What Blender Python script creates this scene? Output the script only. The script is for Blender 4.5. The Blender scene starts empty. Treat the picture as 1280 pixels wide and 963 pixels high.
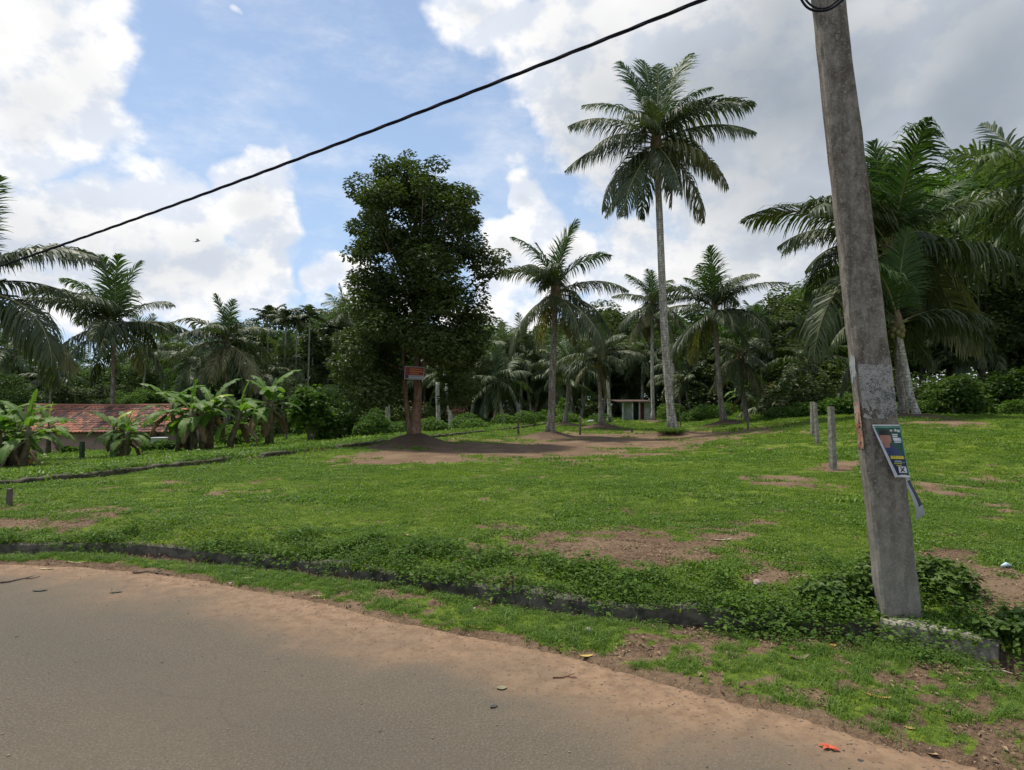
import bpy, math, random
import numpy as np
from mathutils import Vector
PI = math.pi
SC = bpy.context.scene
COL = SC.collection
F = 800.0; CX = 640.0; CY = 481.5
HOR = 508.0; CH = 1.6
PIT = math.atan((HOR - CY) / F)

# ------------------------------------------------------------------ projection helpers
def ray(px, py):
    x = (px - CX) / F; y = (CY - py) / F
    return np.array([x, math.cos(PIT) - y * math.sin(PIT), math.sin(PIT) + y * math.cos(PIT)])
def at(px, py, Y):
    d = ray(px, py); t = Y / d[1]
    return np.array([d[0] * t, Y, CH + d[2] * t])
def project(x, y, z):
    zz = z - CH
    dep = y * math.cos(PIT) + zz * math.sin(PIT)
    up = -y * math.sin(PIT) + zz * math.cos(PIT)
    dep = np.where(np.abs(dep) < .05, .05, dep)
    return CX + F * x / dep, CY - F * up / dep, dep

# ------------------------------------------------------------------ noise
_rs = np.random.RandomState(7)
_tab = _rs.rand(256, 256)
def vnoise(x, y):
    x = np.asarray(x, float); y = np.asarray(y, float)
    xi = np.floor(x).astype(int); yi = np.floor(y).astype(int)
    fx = x - xi; fy = y - yi
    fx = fx * fx * (3 - 2 * fx); fy = fy * fy * (3 - 2 * fy)
    a = _tab[xi & 255, yi & 255]; b = _tab[(xi + 1) & 255, yi & 255]
    c = _tab[xi & 255, (yi + 1) & 255]; d = _tab[(xi + 1) & 255, (yi + 1) & 255]
    return (a * (1 - fx) + b * fx) * (1 - fy) + (c * (1 - fx) + d * fx) * fy
def fbm(x, y, o=4):
    s = 0; a = .5; t = 0
    for i in range(o):
        s = s + a * vnoise(x * 2 ** i + 17.3 * i, y * 2 ** i + 9.1 * i); t += a; a *= .5
    return s / t
def S(t):
    t = np.clip(t, 0, 1); return t * t * (3 - 2 * t)

# ------------------------------------------------------------------ curves on the ground
def catmull(P, n=12):
    P = np.array(P, float); out = []
    Q = np.vstack([2 * P[0] - P[1], P, 2 * P[-1] - P[-2]])
    for i in range(1, len(Q) - 2):
        for k in range(n):
            t = k / n
            out.append(.5 * ((2 * Q[i]) + (-Q[i-1] + Q[i+1]) * t + (2*Q[i-1] - 5*Q[i] + 4*Q[i+1] - Q[i+2]) * t*t + (-Q[i-1] + 3*Q[i] - 3*Q[i+1] + Q[i+2]) * t**3))
    out.append(Q[-2]); return np.array(out)
EDGE = catmull([(-60, 9.5), (-30, 8.2), (-14, 7.25), (-8, 6.85), (-5.25, 6.56), (-4.1, 6.43), (-2.9, 5.98), (-1.76, 5.4), (-.98, 4.92), (-.23, 4.54), (.32, 4.21), (.78, 3.88), (1.16, 3.58), (1.5, 3.35), (1.79, 3.1), (2.05, 2.93), (2.3, 2.74), (3.0, 1.9), (4, .6), (5, -1), (6.5, -4), (8, -9)])
DRAIN = catmull([(-60, 11), (-30, 9.6), (-14, 8.2), (-8.5, 7.35), (-5.6, 7.0), (-4.2, 6.98), (-3.0, 6.6), (-1.83, 6.09), (-1.1, 5.78), (-.55, 5.5), (0, 5.2), (.6, 4.9), (1.5, 4.66), (2.1, 4.52), (2.47, 4.42), (2.86, 4.09), (3.15, 3.78), (3.8, 3.0), (4.8, 1.7), (5.8, 0), (7.4, -3.2), (9, -8.5)])
def sdist(C, x, y):
    x = np.asarray(x, float); y = np.asarray(y, float)
    best = np.full(x.shape, 1e9)
    for i in range(len(C) - 1):
        a = C[i]; b = C[i+1]; d = b - a; L = d @ d
        t = np.clip(((x - a[0]) * d[0] + (y - a[1]) * d[1]) / L, 0, 1)
        best = np.minimum(best, (x - a[0] - t * d[0])**2 + (y - a[1] - t * d[1])**2)
    s = np.where(y > np.interp(x, C[:, 0], C[:, 1]), 1, -1)
    return s * np.sqrt(best)
# old boundary wall and ditch running back on the left
LW = catmull([(-16, 8.6), (-13, 9.6), (-9.1, 11.4), (-7.9, 15), (-6.4, 19.5), (-4.6, 25.5), (-1.7, 34.6), (2.4, 47), (5.5, 58)])
def ldist(x, y):          # positive on the left (house) side
    x = np.asarray(x, float); y = np.asarray(y, float)
    best = np.full(x.shape, 1e9)
    for i in range(len(LW) - 1):
        a = LW[i]; b = LW[i+1]; d = b - a; L = d @ d
        t = np.clip(((x - a[0]) * d[0] + (y - a[1]) * d[1]) / L, 0, 1)
        best = np.minimum(best, (x - a[0] - t * d[0])**2 + (y - a[1] - t * d[1])**2)
    xl = np.interp(y, LW[:, 1], LW[:, 0])
    s = np.where(x < xl, 1, -1)
    s = np.where(y < 8.6, -1, s)
    return s * np.sqrt(best)

MOUNDS = []   # x, y, radius, height
def T0(x, y):
    x = np.asarray(x, float); y = np.asarray(y, float)
    sd = sdist(DRAIN, x, y); rd = sdist(EDGE, x, y)
    lawn = .125 + .10 * S(sd / .9) + .22 * S((y - 38) / 20) + .92 * S((x - .22 * y) / 10) * S((y - 9) / 15)
    lawn = lawn + (fbm(x * .35, y * .35) - .5) * .09 * S(sd / 2) + (fbm(x * 2.2 + 5, y * 2.2) - .5) * .035
    ld = ldist(x, y)
    drop = -.2 * S((-ld - .0) / -1) * 0
    far = S((y - 8) / 5)
    left = -.06 * np.clip(ld - .6, 0, 40) * far
    ditch = -.36 * np.exp(-((ld + .16) / .24)**2) * (ld > -2)
    lawn = lawn + left + ditch
    verge = .012 + .03 * S(rd / .5) - .05 * np.exp(-((sd + .06) / .12)**2) + (fbm(x * 2.5, y * 2.5) - .5) * .05 * S(rd / .25)
    z = np.where(sd > .05, lawn, verge)
    z = np.where(rd < -.03, -.05, z)
    return z, sd, rd, ld
def T(x, y):
    z, sd, rd, ld = T0(x, y)
    x = np.asarray(x, float); y = np.asarray(y, float)
    for mx, my, r, h in MOUNDS:
        d = np.sqrt((x - mx)**2 + (y - my)**2) / r
        z = z + h * np.exp(-d * d * 1.6) * (1 + .35 * (fbm(x * 3, y * 3) - .5))
    return z
def tz(x, y): return float(T(np.array([x]), np.array([y]))[0])
def gat(px, py, y0=2.5, y1=90):
    d = ray(px, py); ys = np.concatenate([np.arange(y0, 12, .02), np.arange(12, y1, .1)])
    t = ys / d[1]; xs = d[0] * t; zs = CH + d[2] * t
    g = T(xs, ys); k = np.argmax(zs < g)
    return np.array([xs[k], ys[k], g[k]])
def gY(px, Y):
    x = (px - CX) / F * Y
    return np.array([x, Y, tz(x, Y)])

# ------------------------------------------------------------------ scene object helpers
def tag(o, label=None, cat=None, group=None, kind=None):
    if label: o['label'] = label
    if cat: o['category'] = cat
    if group: o['group'] = group
    if kind: o['kind'] = kind
    return o
def empty(name, loc, label, cat, group=None, rz=0):
    o = bpy.data.objects.new(name, None); COL.objects.link(o)
    o.location = [float(v) for v in loc]; o.rotation_euler = (0, 0, rz); o.empty_display_size = .2
    return tag(o, label, cat, group)
def obj(name, me, parent=None, loc=(0, 0, 0), rot=(0, 0, 0), sc=1.0):
    o = bpy.data.objects.new(name, me); COL.objects.link(o)
    o.location = [float(v) for v in loc]; o.rotation_euler = rot
    o.scale = (sc, sc, sc) if not hasattr(sc, '__len__') else sc
    if parent: o.parent = parent
    return o
class MB:
    """collects vertices and faces, one mesh in the end"""
    def __init__(s): s.v = []; s.f = []; s.m = []; s.t = []; s.n = 0
    def add(s, v, f, mi=0, t=0.5):
        v = np.asarray(v, float).reshape(-1, 3)
        f = [tuple(int(i) + s.n for i in q) for q in f]
        s.v.append(v); s.f += f; s.m += [mi] * len(f)
        s.t.append(np.full(len(v), t) if np.isscalar(t) else np.asarray(t, float)); s.n += len(v)
    def box(s, c, d, mi=0, R=None, bev=0, t=.5):
        x, y, z = [q / 2 for q in d]
        v = np.array([[a * x, b * y, e * z] for e in (-1, 1) for a, b in ((-1, -1), (1, -1), (1, 1), (-1, 1))])
        if R is not None: v = v @ np.array(R).T
        s.add(v + np.array(c), [(0, 3, 2, 1), (4, 5, 6, 7), (0, 1, 5, 4), (1, 2, 6, 5), (2, 3, 7, 6), (3, 0, 4, 7)], mi, t)
    def tube(s, P, r, n=6, mi=0, cap=True, t=.5):
        P = np.array(P, float); N = len(P); r = np.ones(N) * r if np.isscalar(r) else np.array(r)
        ring = []
        Tn = np.gradient(P, axis=0); Tn /= np.linalg.norm(Tn, axis=1)[:, None] + 1e-9
        ref = np.array([1, 0, 0]) if abs(Tn[0][2]) > .8 else np.array([0, 0, 1.])
        for i in range(N):
            a = np.cross(Tn[i], ref); a /= np.linalg.norm(a) + 1e-9; b = np.cross(Tn[i], a)
            for k in range(n):
                th = 2 * PI * k / n
                ring.append(P[i] + r[i] * (math.cos(th) * a + math.sin(th) * b))
        f = [(i * n + k, i * n + (k + 1) % n, (i + 1) * n + (k + 1) % n, (i + 1) * n + k) for i in range(N - 1) for k in range(n)]
        if cap: f += [tuple(range(n))[::-1], tuple((N - 1) * n + k for k in range(n))]
        s.add(ring, f, mi, t)
    def mesh(s, name, mats, smooth=False):
        me = bpy.data.meshes.new(name)
        V = np.concatenate(s.v) if s.v else np.zeros((0, 3))
        if s.f and all(len(q) == 4 for q in s.f): return npmesh(name, V, np.array(s.f), mats, np.concatenate(s.t), np.array(s.m), smooth)
        me.from_pydata(V.tolist(), [], s.f)
        for m in (mats if isinstance(mats, (list, tuple)) else [mats]): me.materials.append(m)
        me.polygons.foreach_set('material_index', s.m)
        me.polygons.foreach_set('use_smooth', [smooth] * len(me.polygons))
        a = me.attributes.new('tint', 'FLOAT', 'POINT'); a.data.foreach_set('value', np.concatenate(s.t).astype(np.float32))
        me.update(); return me
def npmesh(name, V, Q, mats, tint=None, mi=None, smooth=False):
    me = bpy.data.meshes.new(name); n = len(Q); k = Q.shape[1]
    me.vertices.add(len(V)); me.vertices.foreach_set('co', np.ascontiguousarray(V, dtype=np.float32).ravel())
    me.loops.add(n * k); me.loops.foreach_set('vertex_index', np.ascontiguousarray(Q, dtype=np.int32).ravel())
    me.polygons.add(n); me.polygons.foreach_set('loop_start', np.arange(0, n * k, k, dtype=np.int32))
    try: me.polygons.foreach_set('loop_total', np.full(n, k, dtype=np.int32))
    except Exception: pass
    for m in (mats if isinstance(mats, (list, tuple)) else [mats]): me.materials.append(m)
    if mi is not None: me.polygons.foreach_set('material_index', np.asarray(mi, dtype=np.int32))
    me.polygons.foreach_set('use_smooth', np.full(n, smooth))
    if tint is not None:
        a = me.attributes.new('tint', 'FLOAT', 'POINT'); a.data.foreach_set('value', np.asarray(tint, dtype=np.float32))
    me.update(calc_edges=True); me.validate(); return me

# ------------------------------------------------------------------ materials
class NT:
    def __init__(s, nt): s.nt = nt; s.N = nt.nodes; s.L = nt.links
    def n(s, typ, **kw):
        o = s.N.new(typ)
        for k, v in kw.items(): setattr(o, k, v)
        return o
    def set(s, sock, v):
        if hasattr(v, 'is_linked'): s.L.new(v, sock)
        else:
            if sock.type == 'RGBA' and hasattr(v, '__len__') and len(v) == 3: v = tuple(v) + (1,)
            sock.default_value = v
    def m(s, op, a, b=0.0, c=None):
        o = s.n('ShaderNodeMath', operation=op); s.set(o.inputs[0], a); s.set(o.inputs[1], b)
        if c is not None: s.set(o.inputs[2], c)
        return o.outputs[0]
    def mix(s, f, a, b, bt='MIX'):
        o = s.n('ShaderNodeMix', data_type='RGBA', blend_type=bt)
        s.set(o.inputs[0], f); s.set(o.inputs[6], a); s.set(o.inputs[7], b); return o.outputs[2]
    def ramp(s, x, a, b, lo=0.0, hi=1.0):
        o = s.n('ShaderNodeMapRange', interpolation_type='SMOOTHSTEP'); s.set(o.inputs[0], x)
        for i, v in enumerate((a, b, lo, hi)): s.set(o.inputs[i + 1], v)
        return o.outputs[0]
    def noise(s, vec, scale, detail=4, rough=.55, dist=0.0):
        o = s.n('ShaderNodeTexNoise'); s.set(o.inputs['Vector'], vec)
        o.inputs['Scale'].default_value = scale; o.inputs['Detail'].default_value = detail
        o.inputs['Roughness'].default_value = rough; o.inputs['Distortion'].default_value = dist
        return o.outputs[0]
    def attr(s, name): return s.n('ShaderNodeAttribute', attribute_name=name).outputs['Fac']
    def obj(s): return s.n('ShaderNodeTexCoord').outputs['Object']
    def pos(s): return s.n('ShaderNodeNewGeometry').outputs['Position']
    def rnd(s): return s.n('ShaderNodeObjectInfo').outputs['Random']
    def vscale(s, v, sc):
        o = s.n('ShaderNodeMapping'); s.set(o.inputs[0], v); o.inputs['Scale'].default_value = sc; return o.outputs[0]
def newmat(name):
    m = bpy.data.materials.new(name); m.use_nodes = True
    k = NT(m.node_tree); b = m.node_tree.nodes['Principled BSDF']
    return m, k, b
def bump(k, b, h, strength, dist=.02):
    o = k.n('ShaderNodeBump'); o.inputs['Strength'].default_value = strength; o.inputs['Distance'].default_value = dist
    k.set(o.inputs['Height'], h); k.L.new(o.outputs[0], b.inputs['Normal'])
def leafmat(name, c0, c1, rough=.45, trans=.25, tcol=None, spec=.5, rand=.5):
    """c0..c1 mixed by per-leaf tint and per-object random"""
    m, k, b = newmat(name)
    t = k.m('ADD', k.m('MULTIPLY', k.attr('tint'), 1 - rand * .5), k.m('MULTIPLY', k.rnd(), rand * .5))
    col = k.mix(t, c0, c1)
    k.set(b.inputs['Base Color'], col); b.inputs['Roughness'].default_value = rough
    b.inputs['Specular IOR Level'].default_value = spec
    tr = k.n('ShaderNodeBsdfTranslucent'); k.set(tr.inputs[0], k.mix(1.0, col, tcol or (1.6, 1.9, .7), 'MULTIPLY'))
    ms = k.n('ShaderNodeMixShader'); ms.inputs[0].default_value = trans
    k.L.new(b.outputs[0], ms.inputs[1]); k.L.new(tr.outputs[0], ms.inputs[2])
    k.L.new(ms.outputs[0], k.N['Material Output'].inputs[0]); return m
def plain(name, c, rough=.7, nscale=6, namt=.25, c2=None, spec=.4, bumpv=.3, bd=.01):
    m, k, b = newmat(name)
    n = k.noise(k.obj(), nscale, 6, .6)
    c2 = c2 or tuple(x * (1 - namt) for x in c)
    k.set(b.inputs['Base Color'], k.mix(k.ramp(n, .3, .7), c2, c))
    b.inputs['Roughness'].default_value = rough; b.inputs['Specular IOR Level'].default_value = spec
    if bumpv: bump(k, b, n, bumpv, bd)
    return m

M = {}
M['frond'] = leafmat('palm frond', (.014, .030, .011), (.105, .128, .050), .5, .18, spec=.38, rand=1.0)
M['frondyoung'] = leafmat('young palm frond', (.018, .045, .012), (.075, .125, .030), .5, .22, spec=.3)
M['frondold'] = leafmat('yellowing palm frond', (.075, .085, .035), (.21, .19, .085), .5, .22, spec=.35)
M['frondfar'] = leafmat('far palm frond', (.022, .044, .016), (.115, .145, .058), .5, .22, spec=.35, rand=.6)  # leaf tones of the far palm crowns
M['dead'] = leafmat('dead palm frond', (.085, .055, .032), (.20, .14, .085), .7, .1, tcol=(1.2, 1, .7), spec=.2)
M['rachis'] = plain('frond midrib', (.22, .21, .09), .5, 5, .3)
M['deadrachis'] = plain('dead midrib', (.17, .11, .06), .7, 5, .3)
M['leafdark'] = leafmat('dark tree leaf', (.014, .030, .009), (.082, .110, .026), .5, .22, spec=.3)
M['leafmid'] = leafmat('forest leaf', (.022, .046, .012), (.10, .155, .034), .55, .28, spec=.25)
M['leafbright'] = leafmat('light green leaf', (.040, .088, .016), (.12, .19, .035), .6, .3, spec=.2)
M['banana'] = leafmat('banana leaf', (.045, .105, .018), (.14, .23, .035), .55, .35, spec=.25, rand=.9)
M['bananayel'] = leafmat('yellow banana leaf', (.28, .36, .04), (.40, .45, .06), .4, .4, spec=.4)
M['bananadead'] = leafmat('dry banana leaf', (.11, .08, .045), (.22, .16, .09), .7, .15, tcol=(1.2, 1, .7), spec=.2)
M['weed'] = leafmat('weed leaf', (.020, .055, .008), (.115, .19, .024), .6, .28, spec=.22, rand=.7)
M['shrubleaf'] = leafmat('shrub leaf', (.028, .062, .010), (.095, .15, .024), .55, .22, spec=.25)
M['nut'] = plain('coconut husk', (.16, .17, .05), .45, 3, .4, c2=(.13, .09, .035))
M['pseudo'] = plain('banana pseudostem', (.16, .14, .07), .6, 7, .5, c2=(.06, .045, .028))

def barkmat(name, c0, c1, lich, ring=0.0, rscale=1.0):
    m, k, b = newmat(name)
    v = k.obj(); n1 = k.noise(v, 9 * rscale, 6, .65); n2 = k.noise(k.vscale(v, (3, 3, .6)), 4, 5, .6)
    col = k.mix(k.ramp(n1, .35, .68), c0, c1)
    col = k.mix(k.m('MULTIPLY', k.ramp(n2, .52, .62), .75), col, lich)
    h = n1
    if ring:
        sep = k.n('ShaderNodeSeparateXYZ'); k.L.new(v, sep.inputs[0])
        z = k.m('ADD', k.m('MULTIPLY', sep.outputs[2], ring), k.m('MULTIPLY', k.noise(v, 3, 2), .8))
        fr = k.m('FRACT', z)
        line = k.ramp(fr, .0, .22, 1.0, 0.0)
        col = k.mix(k.m('MULTIPLY', line, .5), col, tuple(x * .35 for x in c0))
        h = k.m('SUBTRACT', n1, k.m('MULTIPLY', line, .8))
    k.set(b.inputs['Base Color'], col); b.inputs['Roughness'].default_value = .85
    b.inputs['Specular IOR Level'].default_value = .25
    bump(k, b, h, .6, .03); return m
M['palmbark'] = barkmat('coconut palm bark', (.13, .10, .075), (.27, .235, .19), (.38, .37, .33), 9)
M['palmbarkpale'] = barkmat('pale lichen palm bark', (.20, .175, .14), (.46, .43, .36), (.66, .64, .58), 8)
M['arecabark'] = barkmat('areca bark', (.16, .16, .12), (.28, .27, .22), (.36, .36, .31), 5)
M['bark'] = barkmat('reddish tree bark', (.12, .065, .038), (.24, .14, .085), (.22, .19, .15))
M['barkgrey'] = barkmat('grey tree bark', (.13, .12, .10), (.26, .24, .20), (.36, .35, .31))

# ------------------------------------------------------------------ world and lights
SUN_EL = math.radians(68); SUN_AZ = math.radians(-58)    # azimuth from +Y towards +X
def build_world():
    w = bpy.data.worlds.new('World'); SC.world = w; w.use_nodes = True
    k = NT(w.node_tree); bg = w.node_tree.nodes['Background']
    sky = k.n('ShaderNodeTexSky', sky_type='NISHITA'); sky.sun_disc = False
    sky.sun_elevation = SUN_EL; sky.sun_rotation = SUN_AZ
    sky.air_density = 1.0; sky.dust_density = 1.2; sky.ozone_density = 1.5
    D = k.n('ShaderNodeTexCoord').outputs['Generated']
    sep = k.n('ShaderNodeSeparateXYZ'); k.L.new(D, sep.inputs[0])
    dx, dy, dz = sep.outputs
    az = k.m('ARCTAN2', dx, dy)
    el = k.m('ARCSINE', k.m('MINIMUM', k.m('MAXIMUM', dz, -.999), .999))
    # gentle warp so cloud masses lose their ellipse shape
    wv = k.n('ShaderNodeTexNoise'); k.L.new(D, wv.inputs['Vector']); wv.inputs['Scale'].default_value = 5.5; wv.inputs['Detail'].default_value = 3
    ws = k.n('ShaderNodeSeparateXYZ'); k.L.new(wv.outputs['Color'], ws.inputs[0])
    azw = k.m('ADD', az, k.m('MULTIPLY', k.m('SUBTRACT', ws.outputs[0], .5), .26))
    elw = k.m('ADD', el, k.m('MULTIPLY', k.m('SUBTRACT', ws.outputs[1], .5), .22))
    def blobs(lst, A, E):
        tot = None
        for px, py, rx, ry, wt in lst:
            a0 = math.atan((px - 640) / F); e0 = math.atan((HOR - py) / math.hypot(F, px - 640))
            ra = rx / F * math.cos(a0)**2; re = ry / F * math.cos(a0)
            u = k.m('MULTIPLY', k.m('SUBTRACT', A, a0), 1 / ra); v = k.m('MULTIPLY', k.m('SUBTRACT', E, e0), 1 / re)
            r2 = k.m('ADD', k.m('MULTIPLY', u, u), k.m('MULTIPLY', v, v))
            g = k.m('MULTIPLY', k.m('POWER', 2.718, k.m('MULTIPLY', r2, -1)), wt)
            tot = g if tot is None else k.m('MAXIMUM', tot, g)
        return tot
    mass = [(20, 30, 150, 130, 1.0), (20, 130, 140, 110, 1.0), (10, 280, 90, 70, .9),
            (170, 270, 130, 75, 1.0), (300, 262, 105, 66, 1.0), (200, 350, 240, 65, 1.0), (60, 330, 120, 70, .9), (330, 340, 70, 60, .85), (425, 350, 45, 42, .95), (455, 395, 60, 45, .9),
            (650, 270, 38, 45, 1.0), (610, 330, 60, 60, 1.0), (690, 330, 90, 60, 1.0), (600, 410, 80, 45, .9),
            (625, 15, 110, 75, 1.0), (730, 75, 150, 105, 1.0), (830, 60, 240, 170, 1.0), (1050, 60, 320, 220, 1.1), (1000, 260, 330, 190, 1.0), (1250, 260, 250, 260, 1.0), (850, 330, 160, 110, .9),
            (560, 210, 30, 16, .45), (300, 18, 22, 9, .5), (415, 260, 22, 14, .5)]
    C = blobs(mass, azw, elw)
    # elsewhere in the sky (beside and behind the camera) clouds come from noise alone
    back = k.m('MULTIPLY', k.ramp(k.noise(D, 1.6, 4), .42, .6), k.ramp(k.m('ABSOLUTE', az), .80, 1.15))
    C = k.m('MAXIMUM', C, back)
    Cz = k.n('ShaderNodeVectorMath', operation='MULTIPLY'); k.L.new(D, Cz.inputs[0]); Cz.inputs[1].default_value = (1, 1, 1.35)
    n1 = k.noise(Cz.outputs[0], 9, 9, .58); n2 = k.noise(D, 3.2, 4, .5)
    off = k.n('ShaderNodeVectorMath', operation='ADD'); k.L.new(Cz.outputs[0], off.inputs[0]); off.inputs[1].default_value = (-.018, 0, .03)
    n1b = k.noise(off.outputs[0], 9, 6, .58)
    dens = k.m('ADD', C, k.m('MULTIPLY', k.m('SUBTRACT', n1, .5), .95))
    cover = k.ramp(dens, .37, .64)
    wisp = k.m('MULTIPLY', k.ramp(k.noise(k.vscale(D, (1, 1, 2.5)), 5, 7, .65), .42, .8), .5)
    cover = k.m('MAXIMUM', cover, wisp)
    # puffs: tops facing the sun are brighter
    lit = k.ramp(k.m('SUBTRACT', n1, n1b), -.09, .09)
    grey = blobs([(980, 110, 270, 150, 1.0), (1230, 120, 260, 200, 1.0), (1100, 330, 240, 90, .55), (820, 150, 130, 110, .75), (1000, 250, 200, 80, .7)], azw, elw)
    soft = blobs([(60, 80, 70, 70, .25), (60, 290, 100, 60, .35), (230, 330, 130, 45, .35), (330, 300, 60, 55, .25), (740, 130, 90, 60, .45)], azw, elw)
    grey = k.m('MAXIMUM', grey, k.m('MAXIMUM', soft, k.m('MULTIPLY', k.ramp(dens, .7, 1.15), .35)))
    grey = k.m('MULTIPLY', grey, k.ramp(n2, .2, .62, .72, 1.08))
    grey = k.m('MINIMUM', k.m('MAXIMUM', grey, 0), 1)
    white = k.mix(lit, (.72, .77, .86), (1.0, .985, .97))
    cc = k.mix(grey, white, k.mix(k.ramp(n2, .3, .7), (.265, .31, .365), (.37, .415, .47)))
    blue = k.mix(1.0, sky.outputs[0], (.115, .115, .118), 'MULTIPLY')
    # moist tropical air: thin white veil that thickens to the horizon
    veil = k.ramp(el, .0, .75, .62, .22)
    blue = k.mix(veil, blue, (.50, .70, .98))
    col = k.mix(cover, blue, cc)
    low = k.ramp(el, -.02, .10, .55, 0.0)
    col = k.mix(low, col, (.62, .68, .75))
    k.L.new(col, bg.inputs[0]); bg.inputs[1].default_value = 1.0
    # strength of the whole background stays in the physical-sky range: colours above are already scaled
    sun = bpy.data.lights.new('sun', 'SUN'); sun.energy = 4.2; sun.angle = math.radians(4.0); sun.color = (1, .94, .84)
    so = bpy.data.objects.new('sun', sun); COL.objects.link(so)
    d = Vector((math.sin(SUN_AZ) * math.cos(SUN_EL), math.cos(SUN_AZ) * math.cos(SUN_EL), math.sin(SUN_EL)))
    so.rotation_euler = d.to_track_quat('Z', 'Y').to_euler(); so.location = (0, 0, 30)
build_world()

# ------------------------------------------------------------------ ground layout
HERO = gat(517, 556)
PALMS = [  # crown px,py ; base px ; depth Y ; frond length ; fronds ; pale bark ; mound r,h ; label
 dict(c=(820, 178), b=842, Y=30, L=4.5, n=24, pale=1, m=(1.3, .25), hero='tall', lab='tallest coconut palm with a pale leaning trunk standing on the lawn'),
 dict(c=(694, 366), b=687, Y=28, L=3.5, n=22, mc=7, m=(1.1, .30), lab='mid-height coconut palm on the lawn between the big tree and the tallest palm'),
 dict(c=(815, 380), b=816, Y=50, L=3.7, n=24, pale=1, m=(1.1, .2), dead=5, lab='coconut palm with hanging dead fronds just behind the tallest palm'),
 dict(c=(893, 388), b=905, Y=36, L=3.9, n=22, mc=7, m=(1.3, .3), lab='bushy coconut palm right of the tallest palm with a short grey trunk'),
 dict(c=(748, 448), b=752, Y=38, L=2.9, n=18, mc=6, m=(1.4, .4), dead=2, lab='low coconut palm on a soil mound left of the little hut'),
 dict(c=(1112, 312), b=1131, Y=27, L=6.0, n=28, m=(1.0, .1), dead=1, mc=6, ex=.8, hero='right', lab='largest coconut palm with a dark trunk behind the utility pole'),
 dict(c=(1122, 405), b=1147, Y=25.5, L=4.1, n=16, m=(1.2, .15), mc=6, ex=.6, lab='short coconut palm with a pale leaning trunk beside the utility pole'),
 dict(c=(143, 408), b=140, Y=46, L=5.6, mc=7, n=26, lab='large coconut palm rising behind the tiled roof of the house'),
 dict(c=(284, 428), b=282, Y=48, L=4.4, n=26, lab='coconut palm behind the big banana clump right of the house'),
 dict(c=(-48, 360), b=-60, Y=22, L=4.4, n=22, mc=7, dead=1, lab='coconut palm at the left edge of the photo with fronds over the cable'),
 dict(c=(711, 462), b=706, Y=44, L=2.9, n=16, mc=6, m=(1.2, .25), lab='small coconut palm just right of the mid-height lawn palm'),
 dict(c=(950, 425), b=958, Y=44, L=3.2, n=20, lab='thin coconut palm at the forest edge right of the bushy palm'),
 dict(c=(925, 445), b=934, Y=38, L=2.8, n=18, lab='slim leaning coconut palm close behind the bushy palm'),
]
for p in PALMS:
    p['P'] = gY(p['b'], p['Y'])
    if 'm' in p: MOUNDS.append((p['P'][0], p['P'][1], p['m'][0], p['m'][1]))
MOUNDS.append((HERO[0], HERO[1], 1.15, .42))
_hy = tz(HERO[0], HERO[1])

BARE = [(650, 563, 170, 13, 1.0), (760, 552, 120, 12, 1.0), (520, 571, 85, 11, 1.0), (870, 545, 70, 9, .7), (940, 540, 60, 7, .5),
        (845, 552, 45, 12, .5), (720, 678, 120, 20, .82), (800, 692, 130, 20, .80), (905, 672, 40, 8, .7), (630, 660, 50, 8, .6),
        (960, 603, 60, 8, .7), (1045, 583, 30, 7, .8), (1240, 745, 70, 28, 1.0), (1190, 690, 60, 10, .5), (1250, 640, 60, 10, .5),
        (1160, 600, 70, 8, .5), (1230, 600, 60, 6, .5), (110, 637, 160, 8, .42), (40, 655, 90, 8, .38), (250, 618, 120, 6, .4), (960, 722, 34, 8, .7), (1180, 528, 70, 5, .8),
        (590, 730, 110, 18, .5), (700, 748, 80, 14, .5), (860, 790, 90, 18, .45), (1010, 800, 80, 18, .45), (1150, 850, 80, 22, .6), (1250, 880, 50, 26, .6), (940, 850, 60, 12, .4),
        (1160, 905, 100, 9, .4), (1235, 935, 40, 10, .6), (200, 690, 60, 6, .5), (500, 745, 60, 12, .5), (1030, 870, 60, 14, .6), (780, 815, 60, 10, .5)]
WEEDS = [(850, 762, 90, 18, 1.35), (980, 792, 110, 20, 1.3), (780, 748, 60, 12, 1.2), (480, 690, 90, 24, 1.1), (600, 700, 70, 16, 1.0), (400, 678, 70, 14, .9), (720, 712, 60, 10, .8), (780, 730, 60, 14, .9), (860, 745, 80, 22, 1.1),
         (930, 765, 70, 22, 1.2), (1000, 760, 90, 24, 1.2), (1060, 730, 55, 30, 1.2), (1090, 790, 90, 22, 1.2), (1180, 812, 110, 18, 1.5), (1110, 785, 50, 16, 1.5), (1260, 825, 60, 30, 1.2), (1170, 735, 40, 24, 1.0),
         (1060, 800, 120, 22, .9), (300, 690, 80, 10, .8), (120, 683, 90, 8, .8), (200, 668, 70, 7, .6), (1250, 690, 60, 18, .5), (960, 705, 50, 10, .6), (320, 670, 60, 8, .5), (1240, 770, 40, 16, .6), (840, 662, 30, 8, .3)]
def ell(px, py, lst):
    o = np.zeros_like(px)
    for a, b, rx, ry, w in lst:
        o = np.maximum(o, w * np.exp(-(((px - a) / rx)**2 + ((py - b) / ry)**2) * .8))
    return o
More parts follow.
